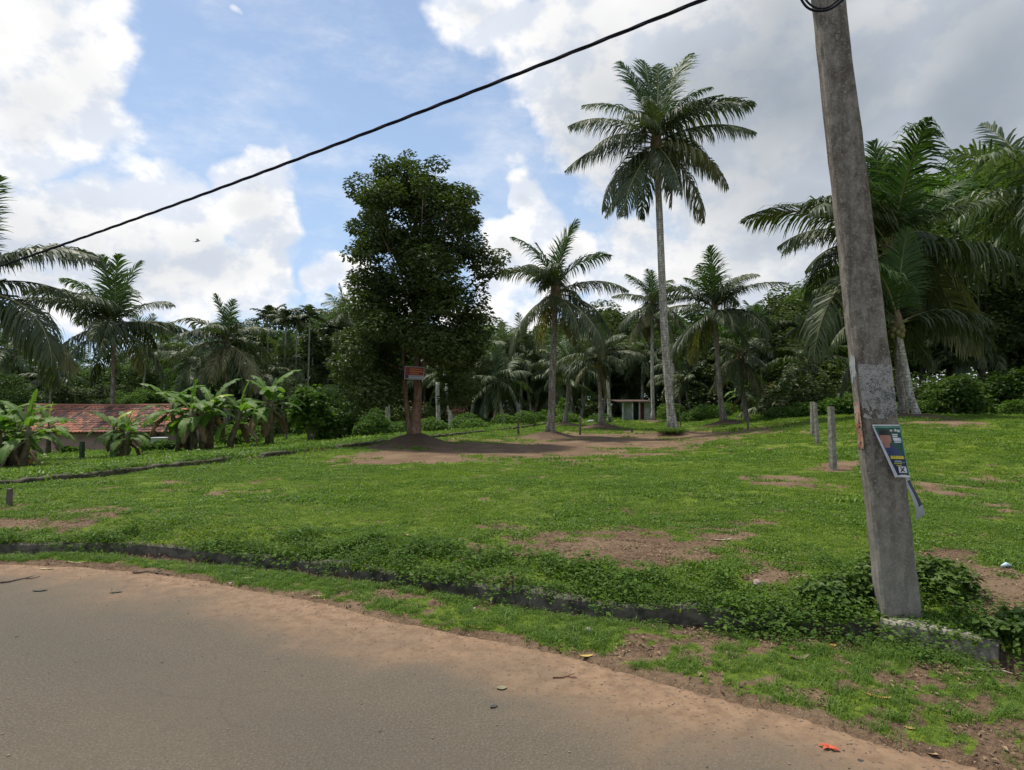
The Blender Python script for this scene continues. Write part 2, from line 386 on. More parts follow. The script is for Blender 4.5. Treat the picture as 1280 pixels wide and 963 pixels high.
def masks(x, y):
    z = T(x, y); _, sd, rd, ld = T0(x, y)
    px, py, dep = project(x, y, z)
    vis = dep > .5
    bare = np.where(vis, ell(px, py, BARE), 0)
    n = fbm(x * 1.3 + 3, y * 1.3); n2 = fbm(x * 5, y * 5 + 8)
    b = bare + (n - .5) * 1.05 + (n2 - .5) * .9 + (fbm(x * .5 + 50, y * .5) - .5) * .5
    # roadside verge is thinner turf
    verge = ((sd < 0) & (rd > 0))
    n3 = fbm(x * 11 + 2, y * 11 + 5, 3)
    b = b + np.where(verge, .10 + (n3 - .5) * 2.2, (n3 - .5) * .55) + np.where((sd > 0) & (ld < 0) & (y < 40), .0, 0)
    grass = 1 - S((b - .20) / .42)
    md = np.zeros_like(x)
    for mx, my, r, h in MOUNDS:
        md = np.maximum(md, np.exp(-(((x - mx)**2 + (y - my)**2) / (r * 1.0)**2)**1.5))
    grass = grass * (1 - np.clip(md * 1.5, 0, 1))
    grass = grass * S((rd - .0 + (n2 - .5) * .25) / .12)
    grass = np.where(np.abs(ld) < .28, grass * .2, grass)
    grass = np.where((sd > -.14) & (sd < .06), 0, grass)
    return np.clip(grass, 0, 1), sd, rd, ld, px, py, dep, z

def grow(a, b, s0, k):
    out = [a]; s = s0
    while out[-1] < b: out.append(out[-1] + s); s *= k
    return out
pos = list(np.arange(0, 5, .07)) + list(np.arange(5, 14, .16)) + list(np.arange(14, 34, .32)) + grow(34, 480, .6, 1.12)
xs = np.array(sorted([-p for p in pos[1:]] + pos))
ys = np.array(list(np.arange(-30, 1.5, 1.0)) + list(np.arange(1.5, 8.2, .06)) + list(np.arange(8.2, 16, .12)) + list(np.arange(16, 37, .2)) + list(np.arange(37, 72, .7)) + grow(72, 600, 2, 1.12))
def build_ground():
    X, Yg = np.meshgrid(xs, ys); x = X.ravel(); y = Yg.ravel()
    g, sd, rd, ld, px, py, dep, z = masks(x, y)
    V = np.stack([x, y, z], 1); nx = len(xs); ny = len(ys)
    i = np.arange(nx * ny).reshape(ny, nx)
    Q = np.stack([i[:-1, :-1].ravel(), i[:-1, 1:].ravel(), i[1:, 1:].ravel(), i[1:, :-1].ravel()], 1)
    m, k, b = newmat('lawn and soil')
    p = k.pos()
    n1 = k.noise(p, 1.1, 5, .6); n2 = k.noise(p, 22, 6, .7); n3 = k.noise(p, .35, 3); n4 = k.noise(p, 90, 3, .6)
    soil = k.mix(k.ramp(n2, .3, .7), (.080, .048, .030), (.23, .150, .092))
    soil = k.mix(k.m('MULTIPLY', k.ramp(n1, .4, .65), .6), soil, (.27, .19, .115))
    soil = k.mix(k.ramp(n4, .62, .72), soil, (.33, .27, .20))
    sdk = k.mix(k.ramp(n2, .3, .7), (.055, .038, .028), (.14, .095, .065))
    soil = k.mix(k.attr('mound'), soil, sdk)  # dark soil on the mounds, plus painted shade along the kerb foot
    gr = k.mix(k.ramp(n2, .3, .72), (.045, .085, .010), (.145, .215, .024))
    gr = k.mix(k.m('MULTIPLY', k.ramp(n3, .4, .62), .7), gr, k.mix(k.ramp(n2, .3, .7), (.11, .16, .018), (.22, .28, .03)))
    gr = k.mix(k.m('MULTIPLY', k.ramp(n1, .5, .68), .5), gr, (.06, .11, .02))
    f = k.m('ADD', k.attr('grass'), k.m('MULTIPLY', k.m('SUBTRACT', n2, .5), .7))
    col = k.mix(k.ramp(f, .35, .75), soil, gr)
    k.set(b.inputs['Base Color'], col); b.inputs['Roughness'].default_value = .95; b.inputs['Specular IOR Level'].default_value = .15
    bump(k, b, k.m('ADD', n2, k.m('MULTIPLY', n4, .4)), .9, .05)
    me = npmesh('ground', V, Q, m, smooth=True)
    a = me.attributes.new('grass', 'FLOAT', 'POINT'); a.data.foreach_set('value', g.astype(np.float32))
    md = np.zeros_like(x)
    for mx, my, r, h in MOUNDS: md = np.maximum(md, np.exp(-((x - mx)**2 + (y - my)**2) / (r * 1.1)**2))
    wd = np.exp(-((sd + .05) / .12)**2)  # shade in the gap under the kerb, painted as a dark strip
    a = me.attributes.new('mound', 'FLOAT', 'POINT'); a.data.foreach_set('value', np.clip(np.maximum(md, wd), 0, 1).astype(np.float32))
    tag(obj('ground', me), kind='structure')
build_ground()

# ------------------------------------------------------------------ road
def build_road():
    E = catmull(EDGE[::3], 8)
    seg = np.r_[0, np.cumsum(np.linalg.norm(np.diff(E, axis=0), axis=1))]
    tt = np.arange(0, seg[-1], .05)
    ex = np.interp(tt, seg, E[:, 0]); ey = np.interp(tt, seg, E[:, 1])
    ed = (fbm(tt * 1.8, tt * 0 + 3, 5) - .5) * .16
    nrm = np.array([.35, .94]); W = 6.2
    us = np.r_[0, .012, .03, .06, .1, .16, .25, .4, .6, .8, 1]
    V = []; dust = []
    for u in us:
        off = u * W - ed * (1 - u)
        V.append(np.stack([ex - nrm[0] * off, ey - nrm[1] * off, np.full_like(ex, 0) - (0.012 if u == 0 else 0)], 1)); dust.append(np.full(len(ex), u * W))
    n = len(ex); i = np.arange(n * len(us)).reshape(len(us), n)
    Q = np.stack([i[:-1, :-1].ravel(), i[1:, :-1].ravel(), i[1:, 1:].ravel(), i[:-1, 1:].ravel()], 1)
    V = np.concatenate(V)
    sd = -sdist(EDGE, V[:, 0], V[:, 1])
    m, k, b = newmat('dusty asphalt')
    p = k.pos(); n1 = k.noise(p, 1.1, 5, .6, .6); n2 = k.noise(p, 75, 5, .8); n3 = k.noise(p, 9, 7, .7); nb = k.noise(p, .35, 4, .6)
    vor = k.n('ShaderNodeTexVoronoi'); k.L.new(p, vor.inputs[0]); vor.inputs['Scale'].default_value = 70
    agg = k.ramp(vor.outputs['Distance'], .0, .45)
    asp = k.mix(k.ramp(n2, .3, .7), (.058, .048, .034), (.142, .119, .087))
    asp = k.mix(k.m('MULTIPLY', k.ramp(nb, .38, .62), .55), asp, (.128, .103, .071))
    asp = k.mix(k.m('MULTIPLY', k.ramp(n3, .4, .65), .35), asp, (.088, .076, .058))
    asp = k.mix(k.m('MULTIPLY', k.m('SUBTRACT', 1.0, agg), .35), asp, (.23, .21, .18))
    dus = k.mix(k.ramp(n3, .3, .7), (.165, .100, .058), (.305, .195, .115))
    pit = k.ramp(k.noise(p, 33, 2, .5), .33, .39, 1.0, 0.0)
    dus = k.mix(k.m('MULTIPLY', pit, .75), dus, (.07, .055, .045))
    d = k.m('ADD', k.attr('edge'), k.m('MULTIPLY', k.m('SUBTRACT', n1, .5), 1.5))
    d = k.m('ADD', d, k.m('MULTIPLY', k.m('SUBTRACT', n3, .5), .45))
    col = k.mix(k.m('MULTIPLY', k.ramp(d, .05, 1.0, 1.0, 0.0), .82), asp, dus)
    # tar-dark bare spots and hairline cracks
    wv = k.n('ShaderNodeTexVoronoi', feature='DISTANCE_TO_EDGE'); nz = k.n('ShaderNodeTexNoise'); k.L.new(p, nz.inputs['Vector']); nz.inputs['Scale'].default_value = 2.2; nz.inputs['Detail'].default_value = 6; k.set(wv.inputs[0], k.mix(.35, p, nz.outputs['Color'], 'ADD')); wv.inputs['Scale'].default_value = .42
    crack = k.m('MULTIPLY', k.ramp(wv.outputs[0], .0, .0045, 1.0, 0.0), k.ramp(nb, .44, .56))
    ea = k.attr('edge')
    trk = k.m('ADD', k.m('MULTIPLY', k.ramp(ea, 1.1, 1.5), k.ramp(ea, 1.6, 2.1, 1.0, 0.0)), k.m('MULTIPLY', k.ramp(ea, 2.7, 3.1), k.ramp(ea, 3.2, 3.7, 1.0, 0.0)))
    col = k.mix(k.m('MULTIPLY', trk, .22), col, (.075, .066, .052))
    col = k.mix(k.m('MULTIPLY', crack, .22), col, (.04, .035, .03))
    spot = k.ramp(k.noise(p, 13, 2, .5), .735, .76)
    col = k.mix(spot, col, (.05, .045, .04))
    k.set(b.inputs['Base Color'], col); b.inputs['Roughness'].default_value = .9; b.inputs['Specular IOR Level'].default_value = .2
    bump(k, b, k.m('ADD', k.m('SUBTRACT', n2, pit), k.m('MULTIPLY', agg, .5)), .35, .006)
    me = npmesh('road', V, Q, m, smooth=True)
    a = me.attributes.new('edge', 'FLOAT', 'POINT'); a.data.foreach_set('value', sd.astype(np.float32))
    tag(obj('road', me), kind='structure')
build_road()

# ------------------------------------------------------------------ drain wall, boundary wall
def strip_wall(name, C, s0, s1, w, top, bot, mat, label, seed=0, gaps=(), side=1):
    """solid wall that follows curve C; top(x,y)/bot(x,y) heights"""
    rs = np.random.RandomState(seed)
    seg = np.r_[0, np.cumsum(np.linalg.norm(np.diff(C, axis=0), axis=1))]
    tt = np.arange(s0, s1, .046)
    x = np.interp(tt, seg, C[:, 0]); y = np.interp(tt, seg, C[:, 1])
    dx = np.gradient(x); dy = np.gradient(y); L = np.hypot(dx, dy); nx = -dy / L * side; ny = dx / L * side
    j = (fbm(tt * 3, tt * 0 + seed, 4) - .5)
    bt = bot(x, y); tp = top(x, y) + j * .05
    blk = np.floor(tt / .92).astype(int); bj = rs.rand(2, blk.max() + 2)
    w0 = (fbm(tt * 4, tt * 0 + seed + 5, 4) - .5) * .03 + (bj[0][blk] - .5) * .035
    tp = tp + (bj[1][blk] - .5) * .022
    prof = [(w0, bt), (w0 + .004, tp - .02), (w0 + .02, tp), (w - .015 + w0, tp + j * .02), (w + w0, tp - .02), (w + w0, bt)]
    V = np.concatenate([np.stack([x + nx * o, y + ny * o, z + 0 * x], 1) for o, z in prof])
    n = len(x); i = np.arange(n * 6).reshape(6, n)
    Q = np.stack([i[:-1, :-1].ravel(), i[:-1, 1:].ravel(), i[1:, 1:].ravel(), i[1:, :-1].ravel()], 1)
    Q = np.vstack([Q, [[i[0, 0], i[1, 0], i[4, 0], i[5, 0]], [i[1, 0], i[2, 0], i[3, 0], i[4, 0]], [i[0, -1], i[5, -1], i[4, -1], i[1, -1]], [i[1, -1], i[4, -1], i[3, -1], i[2, -1]]]])
    me = npmesh(name, V, Q, mat)
    return tag(obj(name, me), label, 'wall')
M['mossy'] = plain('mossy concrete', (.155, .135, .105), .95, 9, .7, c2=(.035, .034, .024), bumpv=.7, bd=.02)
M['mossdark'] = plain('damp mossy masonry', (.10, .085, .055), .95, 7, .7, c2=(.022, .028, .012), bumpv=.8, bd=.04)
_seg = np.r_[0, np.cumsum(np.linalg.norm(np.diff(DRAIN, axis=0), axis=1))]
def sat(C, x):
    seg = np.r_[0, np.cumsum(np.linalg.norm(np.diff(C, axis=0), axis=1))]
    return float(np.interp(x, C[:, 0], seg))
strip_wall('drain_kerb', DRAIN, sat(DRAIN, -20), sat(DRAIN, 2.46), .12, lambda x, y: .128 + .05 * (fbm(x * .9 + 4, y * .9, 3) - .5), lambda x, y: -.12 + 0 * x, M['mossy'],
           'long low concrete drain kerb, mossy and half buried, between lawn and roadside verge', 3)
M['concpale'] = plain('pale worn concrete', (.30, .27, .22), .88, 12, .5, c2=(.09, .08, .06), bumpv=.6, bd=.015)
strip_wall('kerb_block', DRAIN, sat(DRAIN, 2.5), sat(DRAIN, 3.0), .13, lambda x, y: .15 + 0 * x, lambda x, y: -.12 + 0 * x, M['concpale'],
           'pale concrete kerb block at the foot of the utility pole', 9)
strip_wall('boundary_wall', LW, 2.0, sat(LW, 4.5), .22, lambda x, y: .28 - .16 * S((vnoise(x * .8 + 31, y * .8) - .80) / .05) + .04 * (fbm(x * 1.9, y * 1.9, 4) - .5)  + .22 * S((y - 38) / 20), lambda x, y: -.5 + 0 * x, M['mossdark'],
           'low dark mossy boundary wall running from the banana plants to the back of the lawn', 5)

# ------------------------------------------------------------------ instanced ground vegetation (stuff)
def scatter(name, P, sc, rz, pick, sources, label=None):
    me = bpy.data.meshes.new(name); me.vertices.add(len(P)); me.vertices.foreach_set('co', np.asarray(P, np.float32).ravel())
    for nm, tp, arr in (('sc', 'FLOAT', sc), ('rz', 'FLOAT', rz), ('pick', 'INT', pick)):
        a = me.attributes.new(nm, tp, 'POINT'); a.data.foreach_set('value', np.asarray(arr, np.float32 if tp == 'FLOAT' else np.int32))
    me.update()
    o = obj(name, me)
    c = bpy.data.collections.new(name + ' pieces')
    for i, s in enumerate(sources):
        so = bpy.data.objects.new('%s_piece_%02d' % (name, i), s); c.objects.link(so)
    ng = bpy.data.node_groups.new(name, 'GeometryNodeTree')
    ng.interface.new_socket('Geometry', in_out='INPUT', socket_type='NodeSocketGeometry')
    ng.interface.new_socket('Geometry', in_out='OUTPUT', socket_type='NodeSocketGeometry')
    N = ng.nodes; L = ng.links
    gi = N.new('NodeGroupInput'); go = N.new('NodeGroupOutput')
    ip = N.new('GeometryNodeInstanceOnPoints'); ci = N.new('GeometryNodeCollectionInfo')
    ci.inputs['Collection'].default_value = c; ci.inputs['Separate Children'].default_value = True; ci.inputs['Reset Children'].default_value = True
    def na(nm, t):
        q = N.new('GeometryNodeInputNamedAttribute'); q.data_type = t; q.inputs[0].default_value = nm; return q.outputs[0]
    cx = N.new('ShaderNodeCombineXYZ'); L.new(na('rz', 'FLOAT'), cx.inputs[2])
    L.new(gi.outputs[0], ip.inputs['Points']); L.new(ci.outputs[0], ip.inputs['Instance'])
    ip.inputs['Pick Instance'].default_value = True
    L.new(na('pick', 'INT'), ip.inputs['Instance Index']); L.new(cx.outputs[0], ip.inputs['Rotation']); L.new(na('sc', 'FLOAT'), ip.inputs['Scale'])
    L.new(ip.outputs[0], go.inputs[0])
    md = o.modifiers.new('scatter', 'NODES'); md.node_group = ng
    tag(o, label, None, None, 'stuff'); return o

def blade_tuft(rs, n, rad, h0, h1, w, mat, lean=.9):
    V = []; Q = []; t = []
    for i in range(n):
        a = rs.rand() * 2 * PI; r = rad * math.sqrt(rs.rand()); b = np.array([r * math.cos(a), r * math.sin(a), -.01])
        h = h0 + (h1 - h0) * rs.rand(); az = rs.rand() * 2 * PI; l = lean * rs.rand() * h
        d = np.array([math.cos(az), math.sin(az), 0]); s = np.array([-d[1], d[0], 0]) * w * (.7 + .6 * rs.rand()) / 2
        p1 = b + d * l * .35 + np.array([0, 0, h * .62]); p2 = b + d * l * 1.1 + np.array([0, 0, h * (1 - .35 * l / h)])
        k = len(V); V += [b - s, b + s, p1 - s * .85, p1 + s * .85, p2 - s * .12, p2 + s * .12]
        Q += [(k, k+1, k+3, k+2), (k+2, k+3, k+5, k+4)]; t += [rs.rand()] * 6
    return npmesh('grass_tuft', np.array(V), np.array(Q), mat, t)
def leaf_quads(C, dirs, nrm, ln, wd, fold=.15):
    """C base points, dirs unit, nrm unit: one folded diamond leaf each (2 quads sharing the midrib)"""
    s = np.cross(dirs, nrm); s /= np.linalg.norm(s, axis=1)[:, None] + 1e-9
    up = np.cross(s, dirs)
    b = C; tip = C + dirs * ln[:, None] - up * (ln * .12)[:, None]; mid = C + dirs * (ln * .5)[:, None]
    l = mid + s * (wd / 2)[:, None] + up * (wd * fold)[:, None]; r = mid - s * (wd / 2)[:, None] + up * (wd * fold)[:, None]
    V = np.stack([b, r, tip, l], 1).reshape(-1, 3)
    Q = np.arange(len(C) * 4).reshape(-1, 4)
    return V, Q
def unit(v): return v / (np.linalg.norm(v, axis=-1)[..., None] + 1e-9)
def leaf_clump(rs, n, rad, hh, ln, mat, asp=.6, name='weed_sprig'):
    a = rs.rand(n) * 2 * PI; r = rad * np.sqrt(rs.rand(n)); h = hh * (.15 + .85 * rs.rand(n)) * (1 - .5 * (r / rad)**2)
    C = np.stack([r * np.cos(a), r * np.sin(a), h], 1)
    az = rs.rand(n) * 2 * PI; d = unit(np.stack([np.cos(az), np.sin(az), rs.uniform(-.3, .35, n)], 1))
    nr = unit(np.stack([rs.normal(0, .35, n), rs.normal(0, .35, n), np.ones(n)], 1))
    L = ln * rs.uniform(.6, 1.2, n); V, Q = leaf_quads(C, d, nr, L, L * asp)
    t = np.repeat(rs.rand(n), 4)
    return npmesh(name, V, Q, mat, t)
M['grass'] = leafmat('grass blade', (.060, .108, .010), (.215, .295, .032), .5, .3, spec=.3, rand=.9)
M['grassdry'] = leafmat('verge grass blade', (.045, .10, .014), (.17, .25, .045), .5, .3, spec=.3, rand=.9)
rs = np.random.RandomState(11)
M['grassdeep'] = leafmat('deep green grass blade', (.042, .088, .010), (.155, .24, .028), .5, .3, spec=.3, rand=.9)
M['straw'] = leafmat('dry straw', (.16, .12, .05), (.36, .30, .15), .7, .2, tcol=(1, 1, .8), spec=.2, rand=.9)
lawn_src = [blade_tuft(rs, 34, .085, .012, .038, .0085, M['grass'], 1.3) for i in range(3)] + [blade_tuft(rs, 32, .085, .014, .05, .0085, M['grassdeep'], 1.2) for i in range(2)] + [leaf_clump(rs, 22, .09, .026, .024, M['grassdeep'], .7, 'clover')] + [blade_tuft(rs, 16, .10, .006, .022, .006, M['straw'], 2.6)]
verge_src = [blade_tuft(rs, 26, .07, .03, .085, .005, M['grassdry'], 1.2) for i in range(4)] + [blade_tuft(rs, 22, .06, .015, .05, .007, M['grassdry'], 1.4)]
weed_src = [leaf_clump(rs, 40, .11, .07, .030, M['weed']) for i in range(3)] + [leaf_clump(rs, 26, .09, .12, .042, M['weed'], .5), leaf_clump(rs, 46, .12, .045, .022, M['weed'])]
def sample(y0, y1, dens, rs):
    A = .5 * (y1**2 - y0**2) * 1.72 + 4 * (y1 - y0); n = int(A * dens)
    y = np.sqrt(rs.rand(n) * (y1**2 - y0**2) + y0**2); x = (rs.rand(n) * 2 - 1) * (.86 * y + 1.0)
    return x, y
def lawn():
    X = []; Yv = []; Sc = []
    for y0, y1, de, sc in ((3.2, 9, 230, 1.0), (9, 15, 110, 1.35), (15, 26, 42, 2.0), (26, 48, 13, 3.0), (48, 70, 3, 5.0)):
        x, y = sample(y0, y1, de, rs); X.append(x); Yv.append(y); Sc.append(np.full(len(x), sc))
    x = np.concatenate(X); y = np.concatenate(Yv); s = np.concatenate(Sc)
    g, sd, rd, ld, px, py, dep, z = masks(x, y)
    keep = (sd > .02) & (rs.rand(len(x)) < g**1.3 * 1.02)
    x, y, z, s, ld, sd = [q[keep] for q in (x, y, z, s, ld, sd)]
    s = s * rs.uniform(.6, 1.25, len(x)) * (.55 + .95 * fbm(x * 1.7 + 8, y * 1.7, 3)) * np.where((rs.rand(len(x)) < .02) & (sd > .6), 1.7, 1) * np.where(ld > 0, 1.7, 1.0) * (1 + .35 * np.exp(-(sd / .3)**2))
    fld = fbm(x * .9 + 40, y * .9 + 11, 4) + rs.normal(0, .07, len(x))
    pk = np.where(fld > .50, rs.randint(0, 3, len(x)), rs.randint(3, 6, len(x))); pk = np.where(rs.rand(len(x)) < .05 + .30 * (fbm(x * .6 + 9, y * .6 + 70, 3) > .56), 6, pk)
    scatter('lawn_grass', np.stack([x, y, z], 1), s, rs.rand(len(x)) * 6.28, pk, lawn_src, 'short creeping green grass covering the lawn')
    print('lawn', len(x))
lawn()
def verge():
    x, y = sample(2.2, 9, 620, rs); xr = rs.uniform(-16, -5, 6000); yr = rs.uniform(5.5, 9, 6000)
    g, sd, rd, ld, px, py, dep, z = masks(x, y)
    keep = (sd < -.10) & (rd > -.02) & (rs.rand(len(x)) < g * .95)
    x, y, z = x[keep], y[keep], z[keep]
    g2 = fbm(x * 2.3, y * 2.3)
    s = rs.uniform(.35, 1.0, len(x)) * (.45 + g2)
    scatter('verge_grass', np.stack([x, y, z], 1), s, rs.rand(len(x)) * 6.28, rs.randint(0, len(verge_src), len(x)), verge_src, 'tufty thin grass on the roadside verge')
    print('verge', len(x))
verge()
def weeds():
    x, y = sample(3.0, 9, 260, rs)
    tq = rs.rand(5200); yl = 9 + 30 * tq**1.4; xl = np.interp(yl, LW[:, 1], LW[:, 0]) + rs.normal(0, .35, 5200); x = np.r_[x, xl]; y = np.r_[y, yl]
    g, sd, rd, ld, px, py, dep, z = masks(x, y)
    w = ell(px, py, WEEDS) + (fbm(x * 3, y * 3) - .5) * 1.5
    bw = np.exp(-((ld - .30) / .16)**2) * (ld > -1) * .6
    along = (np.exp(-((sd - .06) / .11)**2) + .8 * np.exp(-((sd + .10) / .07)**2) * S((fbm(x * 2 + 77, y * 2, 3) - .42) / .12)) * S((fbm(x * 1.1 + 9, y * 1.1) - .36) / .2)
    pr = S((w - .50) / .35) * S((fbm(x * 2.1 + 31, y * 2.1, 3) - .30) / .25) + along * .9
    pr = pr + bw * 1.1 * S((fbm(x * 1.3 + 3, y * 1.3, 3) - .36) / .12) * (y > 8.6)
    pr = np.where((px > 1095) & (px < 1205) & (sd > -.10) & (sd < .22), pr * .06, pr)
    keep = (rd > .04) & (rs.rand(len(x)) < pr * .85)
    x, y, z, sd = x[keep], y[keep], z[keep], sd[keep]
    z = np.maximum(z, np.where((sd > -.07) & (sd < .1), .12 - .5 * np.clip(-sd, 0, .07), z))
    s = rs.uniform(.55, 1.5, len(x)) * np.where(y > 10, 1.7, 1) * (.7 + .6 * fbm(x * 1.5 + 3, y * 1.5 + 60))
    scatter('creeping_weeds', np.stack([x, y, z], 1), s, rs.rand(len(x)) * 6.28, rs.randint(0, len(weed_src), len(x)), weed_src, 'broad-leaved creeping weeds spilling over the drain edge')
    print('weeds', len(x))
weeds()
M['litter'] = leafmat('dry litter', (.10, .060, .035), (.34, .25, .15), .8, .1, tcol=(1, 1, 1), spec=.2, rand=.9)
def litter():
    src = []
    for i in range(5):
        n = 5; C = np.stack([rs.normal(0, .05, n), rs.normal(0, .05, n), rs.uniform(.004, .012, n)], 1); az = rs.rand(n) * 6.28
        d = unit(np.stack([np.cos(az), np.sin(az), rs.uniform(-.1, .25, n)], 1)); nr = unit(np.stack([rs.normal(0, .3, n), rs.normal(0, .3, n), np.ones(n)], 1))
        L = rs.uniform(.012, .045, n); V, Q = leaf_quads(C, d, nr, L, L * rs.uniform(.25, .6, n), .3)
        src.append(npmesh('litter_bits', V, Q, M['litter'], np.repeat(rs.rand(n), 4)))
    x, y = sample(2.6, 10, 150, rs)
    g, sd, rd, ld, px, py, dep, z = masks(x, y)
    keep = (rd > .03) & (rs.rand(len(x)) < (1 - g) * .9 + .10)
    x, y, z = x[keep], y[keep], z[keep]
    scatter('leaf_litter', np.stack([x, y, z], 1), rs.uniform(.35, 1.15, len(x)), rs.rand(len(x)) * 6.28, rs.randint(0, 5, len(x)), src, 'small dry leaf litter and twigs on the bare soil')
litter()
def grit():
    src = []
    for i in range(4):
        r = .004 * (1 + i * .35); nn = 5; V = []; rr_ = np.random.RandomState(i)
        for j in range(4):
            ph = PI * j / 3; q = max(math.sin(ph), .1) * r
            V += [(q * math.cos(2*PI*t/nn) * rr_.uniform(.7, 1.3), q * math.sin(2*PI*t/nn) * rr_.uniform(.7, 1.3), r * .35 + r * .6 * math.cos(ph)) for t in range(nn)]
        src.append(npmesh('grit', np.array(V), np.array([(j*nn+t, (j+1)*nn+t, (j+1)*nn+(t+1)%nn, j*nn+(t+1)%nn) for j in range(3) for t in range(nn)]), M['gritm'], np.full(len(V), .3 + .2 * i)))
    n = 26000; x = rs.uniform(-7, 3.4, n); y = rs.uniform(1.2, 7.2, n); rd = sdist(EDGE, x, y)
    pr = np.exp(-((rd + .02) / .10)**2) * .8 + .16 * np.exp(-np.clip(-rd, 0, 9) / .5) * (rd < 0) + .008 * (rd < 0)
    keep = (rs.rand(n) < pr) & (rd < .12) & (rd > -3.5); x, y, rd = x[keep], y[keep], rd[keep]
    z = np.where(rd < 0, .001, T(x, y))
    scatter('road_grit', np.stack([x, y, z], 1), rs.uniform(.35, 1.0, len(x)), rs.rand(len(x)) * 6.28, rs.randint(0, 4, len(x)), src, 'fine loose grit along the dusty road edge')
M['gritm'] = leafmat('grit', (.06, .05, .04), (.36, .28, .20), .9, .0, spec=.2, rand=1.0)
grit()

# ------------------------------------------------------------------ coconut palms
def frond_mesh(L, e0, bend, nl, seed, mats, ll=1.28, wd=.05, hang=.5, ragged=0.0, side=0.0, roll=0.0):
    rs = np.random.RandomState(seed)
    n = 16; s = np.linspace(0, 1, n)
    e = e0 - bend * s**1.35; azr = side * s
    ds = L / (n - 1)
    dirs = np.stack([np.cos(e) * np.cos(azr), np.cos(e) * np.sin(azr), np.sin(e)], 1)
    P = np.vstack([[0, 0, 0], np.cumsum(dirs[:-1] * ds, axis=0)])
    mb = MB(); mb.tube(P, .035 * (1 - s) * L / 4 + .006, 4, 1, False)
    V0 = np.concatenate(mb.v); Q0 = np.array(mb.f); t0 = np.full(len(V0), .5)
    u = np.linspace(.10, .995, nl); Pu = np.stack([np.interp(u, s, P[:, i]) for i in range(3)], 1)
    Tu = unit(np.stack([np.interp(u, s, dirs[:, i]) for i in range(3)], 1))
    side0 = unit(np.stack([-np.sin(azr * 0 + np.interp(u, s, azr)[0]) + 0 * u, 0 * u + 1, 0 * u], 1)) if False else unit(np.cross(np.tile([0, 0, 1.], (nl, 1)), Tu) + 1e-4)
    upv = unit(np.cross(Tu, side0))
    ro = roll * (.25 + .75 * u)
    side0, upv = side0 * np.cos(ro)[:, None] + upv * np.sin(ro)[:, None], upv * np.cos(ro)[:, None] - side0 * np.sin(ro)[:, None]
    VV = [V0]; QQ = [Q0]; TT = [t0]; off = len(V0); MI = [np.ones(len(Q0), int)]
    for sg in (-1, 1):
        al = np.radians(70 - 40 * u) + rs.normal(0, .11, nl)
        vee = np.clip(.38 - .55 * (u) - .35 * (e0 < .7), -.5, .5) + rs.normal(0, .08, nl)
        d = unit(Tu * np.cos(al)[:, None] + (side0 * sg * np.cos(vee)[:, None] + upv * np.sin(vee)[:, None]) * np.sin(al)[:, None])
        env = np.sin(np.clip(u * 1.02, 0, 1)**.62 * PI)**.55 * .92 + .08
        l = ll * env * rs.uniform(.72, 1.1, nl) * L / 4
        if ragged: l = l * np.where(rs.rand(nl) < ragged, rs.uniform(.1, .6, nl), 1)
        g = np.array([0, 0, -1.])
        p0 = Pu; p1 = p0 + d * (l * .45)[:, None]
        d2 = unit(d + g * (hang * rs.uniform(.6, 1.3, nl))[:, None]); p2 = p1 + d2 * (l * .33)[:, None]
        d3 = unit(d2 + g * (hang * rs.uniform(.8, 1.7, nl))[:, None]); p3 = p2 + d3 * (l * .27)[:, None]
        wv = unit(Tu - d * np.sum(Tu * d, 1)[:, None] + rs.normal(0, .25, (nl, 3)))
        w = wd * L / 4 * rs.uniform(.8, 1.15, nl)
        a = (wv * (w * .35)[:, None], wv * (w * .5)[:, None], wv * (w * .36)[:, None], wv * (w * .05)[:, None])
        V = np.stack([p0 - a[0], p0 + a[0], p1 - a[1], p1 + a[1], p2 - a[2], p2 + a[2], p3 - a[3], p3 + a[3]], 1).reshape(-1, 3)
        b = np.arange(nl)[:, None] * 8 + off
        Q = np.concatenate([b + np.array([0, 1, 3, 2]), b + np.array([2, 3, 5, 4]), b + np.array([4, 5, 7, 6])])
        VV.append(V); QQ.append(Q); TT.append(np.repeat(np.clip(.5 + rs.normal(0, .16, nl) + .2 * (u - .5), 0, 1), 8)); MI.append(np.zeros(len(Q), int)); off += len(V)
    return np.vstack(VV), np.vstack(QQ), np.concatenate(TT), np.concatenate(MI)
FC = {}
CLS = [(87, 12, .10, 0), (76, 26, .2, 0), (62, 50, .35, 0), (46, 66, .5, 1), (32, 70, .7, 1), (18, 66, .8, 1), (2, 60, 1.0, 1), (-18, 50, 1.15, 1), (-40, 36, 1.2, 1), (-62, 18, .7, 2)]
def frond(cls, var, nl=88, wd=.058, kind=None):
    key = (cls, var, nl, kind)
    if key not in FC:
        e, b, h, mm = CLS[cls]; rv = np.random.RandomState(cls * 31 + var * 7 + 5)
        if kind == 'old': mats = [M['frondold'], M['rachis']]
        elif kind == 'dead' or mm == 2: mats = [M['dead'], M['deadrachis']]
        elif mm == 0 or cls < 2: mats = [M['frondyoung'], M['rachis']]
        else: mats = [M['frond'], M['rachis']]
        V, Q, t, mi = frond_mesh(4.0, math.radians(e + rv.uniform(-7, 7)), math.radians(b + rv.uniform(-14, 22)), nl, cls * 100 + var, mats, wd=wd, hang=h * rv.uniform(1.0, 1.6) + .08, ragged=.3 if mm == 2 else (.10 if cls > 4 else .03), side=rv.uniform(-.5, .5), roll=rv.choice([-1, 1]) * rv.uniform(.05, .8))
        FC[key] = npmesh('frond', V, Q, mats, t, mi)
    return FC[key]
